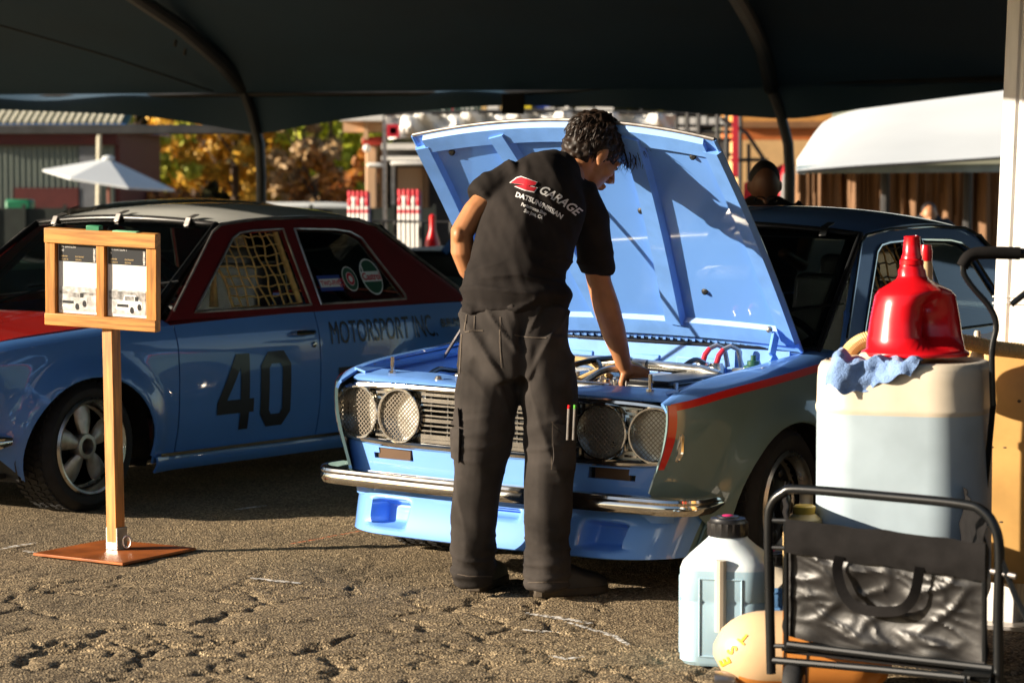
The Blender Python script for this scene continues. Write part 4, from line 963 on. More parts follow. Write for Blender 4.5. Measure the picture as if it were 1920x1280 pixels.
# hanging banner
bn = empty('banner', (at(990, 346, 33).x, 33, 0), 0, 'creased white banner hung under the pavilion roof above the bonnet', 'banner'); ib = Matrix.Translation(bn.location).inverted()
def bnf(u, v):
    px = 722+545*u; top = 216 - 6*math.sin(u*3.1); bot = 262 - 8*math.sin(u*9)**2; p = at(px, top+(bot-top)*v, 33); p.y += .12*math.sin(u*38+v*3) + .08*math.sin(u*80-v*5); return ib @ p
MB().grid(bnf, 90, 8).build('sheet', wht, bn, solid=.01)
for x0, x1, y0, y1, m in ((727, 750, 234, 258, M['decalred']), (733, 745, 240, 252, wht), (757, 761, 240, 248, dgrey), (766, 770, 240, 248, dgrey)): bk('printed_mark', x0, x1, y0, y1, .02, m, -.24, bn, ib, 33)
MB().tube([ib @ at(722, 214, 33), ib @ at(1000, 208, 33), ib @ at(1268, 214, 33)], .03, 6).build('cord', dgrey, bn)
post_ = blk('banner_pole', 718, 724, 212, 480, .12, M['steel'], bn, ib, 33)
# things on the upper deck
dk = empty('upper_deck', (at(1000, 346, 46).x, 46, 0), 0, 'upper deck rail with pale boards above the banner', 'deck'); idk = Matrix.Translation(dk.location).inverted()
for x0, x1, y0, y1, m in ((826, 834, 198, 216, wht), (841, 856, 202, 216, M['decalred']), (860, 893, 197, 213, wht), (896, 912, 200, 212, M['hose']), (914, 935, 196, 213, wht), (938, 944, 194, 216, M['hose']), (984, 996, 193, 214, mat('yellow_board', (.70, .55, .03), .5)), (1000, 1030, 196, 212, M['decalblu']), (1022, 1040, 202, 214, wht), (1044, 1074, 203, 213, wht), (1080, 1112, 202, 211, wht), (1118, 1150, 200, 210, wht), (1000, 1210, 210, 214, dgrey), (1060, 1066, 190, 214, wht)):
    blk('board', x0, x1, y0, y1, .15, m, dk, idk, 46, rnd.uniform(-.1, .1))
for px in (830, 1000, 1200): blk('deck_post', px, px+5, 196, 480, .15, dgrey, dk, idk, 46)
# striped marker stacks
for x0, x1, y0, Y, lb in ((651, 693, 358, 30, 'white ribbed barrier stack with red checked top beside the beige column'), (745, 789, 355, 28, 'taller white ribbed barrier stack with red checked top, nearer the bonnet')):
    a = at(x0, y0, Y); c = at(x1, y0, Y); w_ = c.x-a.x; st = empty('barrier_stack', ((a.x+c.x)/2, Y, 0), R(-12), lb, 'barrier', 'striped barrier stacks'); h = a.z
    for k in range(5):
        x = -w_/2+w_*(k+.5)/5; MB().tube([(x, 0, 0), (x, 0, h*.86)], w_/10.5, 10).build('tube', wht, st)
        MB().tube([(x, 0, h*.80), (x, 0, h*.83)], w_/10, 10).build('red_band', M['decalred'], st)
        MB().ell((x, 0, h*.90), (w_/10, w_/10, h*.05)).build('tube_end', wht if k % 2 else M['decalred'], st)
        MB().tube([(x, 0, h*.945), (x, 0, h)], w_/10.5, 10).build('red_top', M['decalred'], st)
        MB().tube([(x*.9, w_*.35, 0), (x*.9, w_*.35, h*.98)], w_/11, 8).build('back_tube', M['decalblu'] if k > 2 else wht, st)
rl = empty('railing', (at(780, 346, 25).x, 25, 0), 0, 'thin black railing crossing in front of the striped barrier stacks', 'railing'); ir = Matrix.Translation(rl.location).inverted()
MB().tube([ir @ at(695, 414, 25), ir @ at(790, 416, 25), ir @ at(870, 417, 25)], .014, 6).build('top_rail', dgrey, rl)
for px in (718, 741, 790, 812, 846):
    p = at(px, 416, 25); MB().tube([ir @ p, ir @ Vector((p.x, p.y, 0))], .022 if px != 790 else .035, 6).build('baluster', dgrey, rl)
o = MB().lathe([(.001, 0), (.09, 0), (.07, .5), (.03, .58), (.03, .66), (.001, .67)], (0, 0, 0), 'z', 14).build('red_canister', M['redplas'], None); p = at(811, 460, 24); o.location = (p.x, 24, 0); o.scale = (1, 1, 1.6); tag(o, 'red canister standing by the thin black railing', 'canister')
# scaffold tower
sf = empty('scaffold', (at(1330, 346, 36).x, 36, 0), 0, 'black scaffold tower with bright panels right of the banner', 'scaffold'); isf = Matrix.Translation(sf.location).inverted()
for px in (1268, 1289, 1310, 1345, 1362, 1388): 
    p = at(px, 212, 36); MB().tube([isf @ p, isf @ Vector((p.x, 36, 0))], .035, 6).build('upright', dgrey, sf)
for py in (214, 236, 248, 262, 290, 330): MB().tube([isf @ at(1268, py, 36), isf @ at(1390, py, 36)], .025, 6).build('ledger', dgrey, sf)
MB().tube([isf @ at(1352, 222, 35.8), isf @ at(1400, 250, 35.8), isf @ at(1432, 298, 35.8)], .03, 6).build('brace', dgrey, sf); MB().tube([isf @ at(1404, 270, 35.8), isf @ at(1404, 360, 35.8)], .03, 6).build('brace', dgrey, sf); MB().tube([isf @ at(1370, 300, 35.8), isf @ at(1440, 300, 35.8)], .03, 6).build('brace', dgrey, sf)
for x0, x1, y0, y1 in ((1270, 1286, 219, 234), (1292, 1308, 219, 234), (1314, 1328, 217, 234), (1332, 1344, 220, 235), (1350, 1364, 219, 232), (1270, 1286, 237, 245), (1292, 1312, 237, 245)): blk('panel', x0, x1, y0, y1, .1, wht, sf, isf, 36, .3)
blk('mesh_screen', 1290, 1345, 247, 300, .08, mat('grey_mesh', (.20, .17, .14), .8), sf, isf, 36, .3); blk('grey_box', 1350, 1372, 262, 300, .3, M['steel'], sf, isf, 36, .3)
blk('red_flag', 1370, 1381, 216, 330, .05, M['decalred'], sf, isf, 36, -.3)
# orange building, red tent
ob = empty('building', (at(1440, 346, 48).x, 48, 0), 0, 'orange and cream striped building behind the bowed man', 'building'); io = Matrix.Translation(ob.location).inverted()
cream = mat('warm_cream_wall', (.70, .43, .19), .7, var=.05); ora = mat('orange_band', (.52, .14, .03), .7, var=.06)
for y0, y1, m in ((205, 228, mat('amber_band', (.62, .30, .08), .7)), (228, 240, mat('brown_band', (.25, .12, .05), .7)), (240, 263, ora), (263, 480, cream)): blk('wall_band', 1385, 1560, y0, y1, 4, m, ob, io, 48, 0 if y0 != 228 else -.1)
rt = empty('red_tent', (at(1430, 346, 32).x, 32, 0), 0, 'small red tent peak behind the bowed man', 'tent'); irt = Matrix.Translation(rt.location).inverted()
P = [irt @ at(1395, 345, 31.5), irt @ at(1468, 308, 32), irt @ at(1476, 360, 31.5), irt @ at(1476, 400, 31.5), irt @ at(1392, 400, 31.5), irt @ at(1440, 330, 33)]
MB().add(P, [(0, 1, 2, 3, 4), (0, 5, 1), (1, 5, 2)]).build('cloth', mat('red_cloth', (.55, .02, .03), .6), rt, smooth=False, solid=.01)
MB().add([irt @ at(1466, 330, 31.2), irt @ at(1483, 300, 31.2), irt @ at(1483, 420, 31.2), irt @ at(1458, 420, 31.2)], [(0, 1, 2, 3)]).build('white_flap', wht, rt, smooth=False, solid=.01)
# white tent with brown curtain
DT = 27
wt = empty('tent', (at(1690, 346, DT).x, DT, 0), 0, 'white arched tent with brown curtain sides beyond the open sedan', 'tent', 'tents'); iw = Matrix.Translation(wt.location).inverted()
def wroof(u, v):
    px = 1494+480*u; top = cr([0, .12, .3, .6, 1], [300, 225, 200, 180, 150], u); bot = cr([0, .25, .6, 1], [320, 310, 300, 287], u)
    p = at(px, bot+(top-bot)*v, DT); p.y += 3.2*v; q = at(px, bot+(top-bot)*v, DT+3.2*v); return iw @ q
MB().grid(wroof, 30, 10, flip=False).build('roof_sheet', M['tentw'], wt, solid=.01)
MB().grid(lambda u, v: iw @ (at(1494+480*u, cr([0, .25, .6, 1], [320, 310, 300, 287], u), DT) + Vector((0, -.02, -.03*v))), 24, 1).build('hem', dgrey, wt)
MB().bar(iw @ at(1494, 318, DT+.3), iw @ at(1980, 314, DT+.3), .08, .085).build('beam', mat('pale_blue_beam', (.35, .45, .50), .4), wt)
cur = mat('brown_curtain', (.20, .105, .05), .8, var=.2, vscale=.8, aniso=(3, 1, .3)); 
def curf(u, v):
    px = 1492+430*u; p = at(px, 320, DT+2.2); z = p.z*(1-v); p.y += .16*noise.noise((u*26, v*.8, 1)) + .07*noise.noise((u*70, v*1.5, 4)); p.z = z; return iw @ p
MB().grid(curf, 220, 6).build('curtain', cur, wt, solid=.01)
for px in (1660, 1815): MB().tube([iw @ at(px, 320, DT+1.2), iw @ Vector((at(px, 320, DT+1.2).x, DT+1.2, 0))], .05, 8).build('tent_pole', dgrey, wt)
# pickup bed behind the numbered car
pk = empty('parked_pickup', (at(815, 346, 17).x, 17, 0), R(-20), 'black pickup bed with blue corner fins behind the numbered car', 'pickup'); ipk = (Matrix.Translation(pk.location) @ Matrix.Rotation(R(-20), 4, 'Z')).inverted()
zt = at(800, 470, 17).z; xa, xb = at(745, 470, 17).x - at(815, 346, 17).x, at(905, 470, 17).x - at(815, 346, 17).x
b = MB(); b.box(((xa+xb)/2, .9, zt/2+.12), (xb-xa+.5, 1.9, zt-.24)); b.build('bed', M['trimblk'], pk, bevel=.04, seg=3)
for px0, px1 in ((768, 708), (832, 868)): MB().bar(ipk @ at(px0, 474, 16.8), ipk @ at(px1, 428, 16.8), .06, .05).build('fin', M['blue2'], pk, bevel=.01)
for x in (xa+.2, xb-.1): MB().lathe([(.001, -.1), (.34, -.1), (.34, .1), (.001, .1)], (x, .05, .34), 'y', 18).build('wheel', M['rubber'], pk)
V, Fc = text2d('6', .18); finish('panel_lettering', [(xa+.10+x, -.07, zt-.35+y) for x, y in V], Fc, M['steel'], pk)
# ---------------- invented blockers out of the frame, darkening the shaded sides and reflections
tl_ = empty('added_blocker_trailer', (5.2, 4.7, 0), 0, 'dark navy trailer shape out of view, added to block sky light', 'trailer')
nav = mat('navy_panel', (.012, .016, .024), .45, var=.1, vscale=.5)
MB().box((1.0, 0, 2.35), (2.5, 15.4, 3.3)).build('box_body', nav, tl_, bevel=.08); MB().box((1.0, 0, .55), (2.3, 15, .35)).build('chassis', M['dark'], tl_)
for y in (-5.5, -4.3, 5.5): MB().lathe([(.001, -.15), (.48, -.15), (.5, 0), (.48, .15), (.001, .15)], (0, y, .5), 'x', 24).build('wheel', M['rubber'], tl_)
pt2, _, _ = canopy('tent', ((-7, -9), (11, -9)), ((-7, -1.2), (11, -1.2)), 2.5, 2.5, 1.1, 'dark unseen tent added behind the photographer to block sky light', 'tents', M['tent'], nu=12, nv=10)  # unseen tent, added to block sky light from behind the camera
MB().box((0, -8.9+5.1, 1.25), (18, .05, 2.5)).build('back_wall', nav, pt2)
for x in (-8.9, 8.9): MB().tube([(x, 3.9, 0), (x, 3.9, 2.5)], .05, 8).build('leg', M['tubedark'], pt2)
# ---------------- notice stand
sb0 = gnd(219, 1036); sg = empty('notice_stand', (sb0.x, sb0.y, 0), 0, 'wooden double picture frame on a post with rusty square base plate', 'sign stand'); IS = Matrix.Translation(sg.location).inverted()
pc = [IS @ gnd(*p) for p in ((62, 1043), (230, 1062), (368, 1033), (200, 1017))]
MB().prism([(p.x, p.y) for p in pc], .004, .014).build('base_plate', M['rust'], sg, bevel=.002)
RP = Matrix.Rotation(R(-33), 3, 'Z'); lean = Vector((-.018, 0, 1)).normalized()
MB().box(Vector((0, 0, .44)) + Vector((-.018*.44, 0, 0)), (.048, .048, .80), RP @ Matrix.Rotation(-.018, 3, 'Y')).build('post', M['wood'], sg, bevel=.003)
sl = MB().box((0, 0, .055), (.056, .056, .082), RP).build('metal_sleeve', M['steel'], sg, bevel=.002)
MB().tube([Vector((.042, -.03, .045)) + Vector((.014*math.cos(a), 0, .022*math.sin(a))) for a in [2*math.pi*k/16 for k in range(16)]], .003, 6, closed=True).build('ring', M['steel'], sl)
sf_ = empty('frame'); sf_.parent = sg; sf_.location = (-.038, -.028, 1.000); sf_.rotation_euler = (R(4), R(2.6), R(-20))
FW, FH = .455, .355
def fbox(nm, x, z, w_, h_, m, y=0, dpt=.034, **k): return MB().box((x, y, z), (w_, dpt, h_)).build(nm, m, sf_, bevel=.003, **k)
fbox('top_rail', 0, FH/2-.027, FW, .054, M['woodh'], -.004, .040); fbox('bottom_rail', 0, -FH/2+.022, FW, .044, M['woodh'], -.004, .040)
for x in (-FW/2+.021, 0, FW/2-.021): fbox('stile', x, -.006, .042 if x else .034, FH-.09, M['wood'])
fbox('backing_board', 0, 0, FW-.05, FH-.06, M['wood'], .014, .006)
ink = mat('print_black', (.016, .018, .022), .5); grey = mat('print_grey', (.30, .29, .28), .6, var=.5, vscale=60); lgrey = mat('print_light_grey', (.55, .54, .52), .6, var=.3, vscale=50)
fbox('green_tape', -.03, FH/2+.006, .055, .022, mat('green_tape', (.03, .22, .10), .5), -.004, .03); fbox('green_tape', .10, FH/2+.001, .10, .006, mat('pale_green_tape', (.25, .55, .30), .5), -.006, .03)
for k, xc in enumerate((-.101, .101)):
    pw, ph = .158, FH-.100; pp = MB().box((xc, .000, -.004), (pw, .003, ph)).build('sheet', M['paper'], sf_)
    z1 = ph/2-.004; y_ = -.0025
    def fl(nm, V, Fc, m, dy=0): return finish(nm, [(xc+x, y_-dy, z-.004) for x, z in V], Fc, m, pp)
    fl('printed_header', *rect(-pw/2+.002, pw/2-.002, z1-.062, z1), ink, 0)
    V, Fc = text2d("'71 DATSUN" if k == 0 else "'71 DATSUN 1", .011, 'LEFT'); fl('printed_text', [(x-pw/2+.012, z+z1-.012) for x, z in V], Fc, M['paper'], .0006)
    V, Fc = text2d('40' if k == 0 else '9', .012, 'LEFT'); fl('printed_text', [(x-pw/2+.012, z+z1-.026) for x, z in V], Fc, M['paper'], .0006)
    for r_, (a, c) in enumerate((('DRIVER', 'ENTRANT'), ('CLASS B', 'SEDAN'))):
        for t_, xo in ((a, .012), (c, .07)):
            V, Fc = text2d(t_, .008, 'LEFT'); fl('printed_text', [(x-pw/2+xo, z+z1-.046-.011*r_) for x, z in V], Fc, M['hose'], .0006)
    V, Fc = text2d('HISTORIC', .011, 'LEFT', bold=.0004); fl('printed_text', [(-z+pw/2-.006, x+z1-.058) for x, z in V], Fc, M['paper'], .0006)
    zb = -ph/2
    fl('printed_photo', *rect(-pw/2+.004, pw/2-.004, zb+.010, zb+.098), lgrey, .0003); fl('printed_photo', *rect(-pw/2+.004, pw/2-.004, zb+(.070 if k == 0 else .062), zb+(.080 if k == 0 else .092)), grey, .0006)
    s_ = 1 if k == 0 else -1; cxx = -.01 if k == 0 else .012
    car_p = [(-.058, .030), (-.052, .052), (-.030, .058), (-.022, .080), (.022, .082), (.040, .060), (.050, .056), (.050, .036), (.030, .022), (-.04, .022)]
    fl('printed_photo', [(cxx+x, zb+z) for x, z in car_p], [tuple(range(len(car_p)))], lgrey if k == 0 else M['paper'], .0009)
    for x0, x1, a, c, m in ((-.052, -.006, .036, .046, ink), (-.020, .016, .060, .076, grey), (.020, .034, .060, .076, ink), (-.055, -.010, .024, .029, M['paper'])): fl('printed_photo', *rect(cxx+x0, cxx+x1, zb+a, zb+c), m, .0012)
    V, Fc = disc(.008, .012); fl('printed_photo', [(cxx+.008+x, zb+.026+z) for x, z in V], Fc, ink, .0014); fl('printed_photo', [(cxx+.038+x, zb+.038+z) for x, z in V], Fc, ink, .0014)
# ---------------- drums and jugs at the right
def rbox_rings(zs, hw, hd_, rc, n=8):     # rounded-rectangle rings, per-level scale
    rg = []
    for z, s, dr in zs:
        ring = []
        a_, b_ = hw*s, hd_*s; r_ = min(rc*dr, a_*.98, b_*.98)
        for q, (sx, sy) in enumerate(((1, 1), (-1, 1), (-1, -1), (1, -1))):
            for k in range(n+1):
                t = math.pi/2*(q + k/n); ring.append(Vector((sx*(a_-r_) + r_*math.cos(t), sy*(b_-r_) + r_*math.sin(t), z)))
        rg.append(ring)
    return rg
tk = at(1697, 700, 7.32); DR = R(-20)
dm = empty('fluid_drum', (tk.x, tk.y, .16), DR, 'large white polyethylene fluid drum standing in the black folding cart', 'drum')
b = MB(); H_ = .690
lv = [(0, .90, 1), (.01, .96, 1), (.04, 1, 1), (.30, 1.0, 1), (.545, 1, 1), (.552, 1.012, 1), (.562, 1.012, 1), (.570, 1, 1), (.640, .995, 1), (.668, .985, 1), (.684, .955, 1), (.690, .90, 1), (.686, .80, 1), (.684, .05, 1)]
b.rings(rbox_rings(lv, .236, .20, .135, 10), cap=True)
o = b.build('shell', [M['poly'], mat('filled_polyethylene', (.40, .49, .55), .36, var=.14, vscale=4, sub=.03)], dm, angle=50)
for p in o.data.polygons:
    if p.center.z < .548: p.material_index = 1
MB().box((-.04, 0, .698), (.15, .20, .03)).build('grip_boss', M['poly'], dm, bevel=.014, seg=3)
MB().ell((-.20, -.10, .692), (.006, .006, .004)).build('vent', M['trimblk'], dm)
# red jug with a carved grip
rj0 = at(1716, 682, 7.30); rj = empty('red_jug', (rj0.x, rj0.y, .862), R(-8), 'red plastic jug with tapered spout standing on the white drum', 'jug')
rg = []
pr = [(0, .150), (.006, .152), (.012, .150), (.018, .138), (.05, .136), (.056, .134), (.10, .128), (.14, .120), (.168, .114), (.185, .100), (.200, .072), (.214, .047), (.225, .040), (.240, .039), (.246, .034), (.262, .032)]
for z, r_ in pr:
    ring = []
    for k in range(48):
        t = 2*math.pi*k/48; x, y = math.cos(t), math.sin(t); rr_ = r_
        ca = math.exp(-((t-R(306)+math.pi) % (2*math.pi) - math.pi)**2/.30); rr_ *= 1 - .78*ca*sstep(.035, .055, z)*sstep(.185, .13, z)
        ring.append((x*rr_*1.0 - (.012*sstep(.15, .25, z)), y*rr_*.86, z + (.0)))
    rg.append(ring)
MB().rings(rg).build('body', M['redplas'], rj, angle=60)
MB().lathe([(.034, .255), (.034, .268), (.030, .272), (.029, .280), (.026, .285), (.0225, .330), (.0235, .334), (.018, .336), (.016, .325), (.001, .325)], (-.012, 0, 0), 'z', 28).build('spout', M['redplas'], rj)
cb0 = at(1735, 600, 7.48); cb = empty('bottle', (cb0.x, 7.48, .860), 0, 'slim cream bottle with red cap behind the red jug', 'bottle')
MB().lathe([(.001, 0), (.055, 0), (.055, .12), (.050, .15), (.021, .175), (.020, .24), (.017, .265), (.001, .265)], (0, 0, 0), 'z', 24).build('body', mat('cream_plastic', (.75, .58, .30), .4), cb)
MB().lathe([(.018, .262), (.019, .29), (.015, .308), (.001, .309)], (0, 0, 0), 'z', 20).build('cap', M['redplas'], cb)
MB().lathe([(.0562, .02), (.0562, .10)], (0, 0, 0), 'z', 24).build('label', M['redplas'], cb)
# rag
Rz = Matrix.Rotation(DR, 4, 'Z'); DMW = Matrix.Translation(dm.location) @ Rz
def ragf(u, v):
    x = -.165 + .235*u + .012*math.sin(v*5); tip = .05 + .055*v
    s = v*.15; edge = .07
    if s < edge: y = -.185 + (edge - s) - .015; z = .696 + .006*math.sin(u*13+v*4) + .006*math.sin(u*29)
    else: y = -.200 - .010*math.sin(u*9) - .004; z = .694 - (s-edge)*(.75+.35*math.sin(u*4.2+.4)) + .006*math.sin(u*23)
    z += .016*math.exp(-((u-.07)/.08)**2)*(1-v*.4); y -= .018*math.exp(-((u-.10)/.12)**2)
    return DMW @ Vector((x, y, z))
o = MB().grid(ragf, 60, 26, flip=True).build('rag', M['rag'], None, solid=-.006); tag(o, 'crumpled blue terry rag draped over the rim of the white drum', 'rag')
displace_ = None
for v in o.data.vertices: v.co += Vector((0, -1, .4))*.006*noise.noise(v.co*38)
# hose
def spline(P, n=14):
    q = [Vector(P[0])]
    for i in range(len(P)-1):
        p0, p1, p2, p3 = [Vector(P[max(0, min(len(P)-1, i+k))]) for k in (-1, 0, 1, 2)]
        for k in range(1, n+1):
            t = k/n; q.append(.5*((2*p1)+(p2-p0)*t+(2*p0-5*p1+4*p2-p3)*t*t+(3*p1-p0-3*p2+p3)*t**3))
    return q
P = spline([at(1588, 690, 7.55), at(1590, 662, 7.55), at(1625, 636, 7.56), at(1700, 632, 7.56), at(1800, 640, 7.56), at(1860, 652, 7.58), at(1935, 662, 7.62), at(2030, 690, 7.66)], 26)
o = MB().tube(P, [.0215 + .0022*(i % 2) for i in range(len(P))], 12).build('hose', M['hose'], None, smooth=False); tag(o, 'cream ribbed suction hose looping behind the red jug', 'hose')
# yellowed tank behind
tt = at(1925, 800, 7.78); tn = empty('fluid_tank', (tt.x+.11, 7.78, .16), R(-14), 'tall yellowed plastic tank with scuffs beside the white drum', 'tank')
MB().rings(rbox_rings([(0, .95, 1), (.02, 1, 1), (.60, 1, 1), (.605, .99, 1), (.672, .985, 1), (.69, .95, 1), (.693, .85, 1)], .30, .17, .11, 8)).build('shell', M['tan'], tn, angle=50)
for k in range(9): MB().ell((rnd.uniform(-.28, -.06), -.170, rnd.uniform(.10, .60)), (rnd.uniform(.003, .012), .001, rnd.uniform(.002, .005)), nu=5, nv=8).build('scuff', mat('scuff', (.10, .07, .05), .8), tn)
o = MB().lathe([(.022, 0), (.020, .012), (.012, .03), (.010, .075), (.007, .082), (.001, .083)], (0, 0, 0), 'z', 16).build('spigot', M['poly'], None); p = at(1832, 668, 7.60); o.location = (p.x, p.y, at(1832, 672, 7.6).z); tag(o, 'small white tapered spigot on top between drum and tank', 'spigot')
# ---------------- folding cart
A0 = at(1442, 960, 6.83); cw = empty('folding_cart', (at(1650, 640, 6.44).x, 6.44, 0), 0, 'black tube folding cart with a shiny black fabric panel and strap handle', 'cart'); IC = Matrix.Translation(cw.location).inverted()
def ct(px, py, d): return IC @ at(px, py, d)
def cd(px): return 6.60 - (px-1442)/440*.36
def cz(px, py): return ct(px, py, cd(px))
fr = spline([cz(1446, 1262), cz(1443, 1120), cz(1441, 985), cz(1447, 945), cz(1468, 924), cz(1500, 917), cz(1660, 930), cz(1800, 944), cz(1842, 957), cz(1866, 990), cz(1874, 1040), cz(1872, 1150), cz(1872, 1285)], 8)
MB().tube(fr, .0125, 12).build('front_hoop', M['black'], cw)
MB().tube([cz(1442, 1236), cz(1650, 1254), cz(1874, 1276)], .010, 10).build('lower_rail', M['black'], cw)
MB().tube([cz(1478, 1207), cz(1650, 1228), cz(1862, 1252)], .010, 10).build('panel_rail', M['black'], cw)
for px, y0, y1 in ((1474, 976, 1214), (1846, 1018, 1240)): MB().tube([cz(px, y0), cz(px, y1)], .007, 8).build('stay', M['black'], cw)
for px, py in ((1451, 975), (1452, 1026), (1462, 1210)): MB().tube([cz(1444, py), cz(px+28, py+1)], .006, 8).build('link', M['black'], cw)
def pan(u, v):
    t = (1476+370*u, (974+46*u)*(1-v) + (1190+58*u - 10*math.sin(u*3.14)*-1)*v)
    d = cd(t[0]) + .02; p = ct(t[0], t[1], d); e = math.sin(u*3.14)*math.sin(v*3.14)
    rd = lambda a, b_, c_: 1-abs(noise.noise((a, b_, c_)))*2
    p.y += .030*noise.noise((u*3.1, v*2.2, 1))*e + (.010*rd(u*4+v*3, v*3-u*2, 4)**3 + .006*rd(u*7-v*5, v*6, 9)**3)*min(1, e*3)*-1 - .016*math.exp(-((v-.97)/.10)**2)*math.sin(u*20)*.5
    return p
pn = MB().grid(pan, 80, 56).build('front_panel', M['canvas'], cw, solid=.003)
def hem(u, v):
    t = (1474+374*u, (972+46*u) + (62+8*u)*v); p = ct(t[0], t[1], cd(t[0]) - .004 - .010*math.sin(v*3.1)); p.y += .006*noise.noise((u*9, v*3, 8)); p.z += .006*noise.noise((u*7, 0, 2)); return p
MB().grid(hem, 50, 8).build('top_hem', M['canvasm'], pn, solid=.003)
st = spline([cz(1572, 1040), cz(1568, 1068), cz(1580, 1110), cz(1606, 1136), cz(1650, 1143), cz(1690, 1138), cz(1712, 1110), cz(1722, 1060)], 6); st = [p + Vector((0, -.022, 0)) for p in st]
b = MB()
rg = []
for i, p in enumerate(st):
    t = (st[min(i+1, len(st)-1)] - st[max(i-1, 0)]).normalized(); n_ = t.cross(Vector((0, -1, 0))).normalized(); rg.append([p+n_*.013+Vector((0, -.002, 0)), p+n_*.013+Vector((0, .002, 0)), p-n_*.013+Vector((0, .002, 0)), p-n_*.013+Vector((0, -.002, 0))])
b.rings(rg); b.build('strap', M['canvasm'], pn)
# sides, floor, rear hoop, wheels
for px in (1476, 1850):
    p0 = ct(px, 985, cd(px)+.03); q = [p0, p0 + Vector((.10, 1.0, .0)), Vector((p0.x+.10, p0.y+1.0, .17)), Vector((p0.x, p0.y, .17))]
    MB().grid(lambda u, v: q[0].lerp(q[1], u).lerp(q[3].lerp(q[2], u), v) + Vector((.02*noise.noise((u*6, v*5, px)), 0, 0)), 16, 10).build('side_panel', M['canvasm'], cw, solid=.003)
pA, pB = ct(1476, 1200, cd(1476)+.03), ct(1850, 1240, cd(1850)+.03); MB().grid(lambda u, v: (pA.lerp(pB, u) + Vector((.1*v, 1.0*v, 0)))*Vector((1, 1, 0)) + Vector((0, 0, .150)), 2, 2).build('floor_sheet', M['canvasm'], cw, solid=.008)
for px in (1452, 1868):
    w0 = ct(px+38*(1 if px < 1600 else -1), 1268, cd(px)); c0 = Vector((w0.x, w0.y-.01, .062)); wl_ = empty('caster'); wl_.parent = cw; wl_.location = c0; wl_.rotation_euler = (0, 0, R(70))
    MB().lathe([(.020, -.022), (.055, -.022), (.062, -.012), (.062, .012), (.055, .022), (.020, .022)], (0, 0, 0), 'y', 24).build('tyre', M['rubber'], wl_)
    MB().lathe([(.001, -.023), (.03, -.023), (.03, .023), (.001, .023)], (0, 0, 0), 'y', 16).build('rim', M['steel'], wl_)
    for s in (-1, 1): MB().bar((0, s*.03, 0), (.02, s*.03, .09), .022, .004, (0, 1, 0)).build('fork', M['black'], wl_)
    MB().box((.02, 0, .093), (.05, .07, .008)).build('fork_plate', M['black'], wl_)
for s in (0, 1):
    p = (pA, pB)[s] + Vector((.1, .95, 0)); MB().lathe([(.02, -.02), (.062, -.018), (.062, .018), (.02, .02)], (p.x, p.y, .062), 'x', 20).build('rear_wheel', M['rubber'], cw); MB().tube([(p.x, p.y, .062), (p.x, p.y, .36)], .011, 8).build('rear_upright', M['black'], cw)
for py, px0, px1 in ((1072, 1858, 1905),): MB().tube([cz(px0, py-2), cz(px1, py+8)], .007, 8).build('release_lever', M['steel'], cw)
MB().tube([cz(1872, 1035), cz(1905, 1120), cz(1960, 1230)], .008, 8).build('cross_brace', M['black'], cw)
# pull handle rising behind
hb = empty('pull_handle', (at(1862, 640, 7.15).x, 7.15, 0), 0, 'curved black tube pull handle with foam grip beside the tent post', 'handle'); ih = Matrix.Translation(hb.location).inverted()
MB().tube(spline([ih @ at(1862, 760, 7.15), ih @ at(1860, 660, 7.15), ih @ at(1868, 610, 7.15), ih @ at(1855, 575, 7.15), ih @ at(1825, 540, 7.15), ih @ at(1808, 515, 7.15), ih @ at(1806, 498, 7.15)], 6), .0085, 10).build('shaft', M['black'], hb)
MB().tube(spline([ih @ at(1804, 500, 7.15), ih @ at(1818, 480, 7.15), ih @ at(1845, 474, 7.15), ih @ at(1912, 475, 7.15)], 6), .0175, 12).build('foam_grip', M['canvasm'], hb)
MB().tube([ih @ at(1910, 475, 7.15), ih @ at(1990, 478, 7.15)], .015, 10).build('grip_end', M['black'], hb)
MB().tube([ih @ at(1862, 760, 7.15), Vector(((ih @ at(1862, 760, 7.15)).x, .25, .15))], .0085, 8).build('lower_shaft', M['black'], hb)
MB().tube([ih @ at(1896, 571, 7.1), ih @ at(1960, 520, 7.1)], .0085, 8).build('second_bar', M['black'], hb)
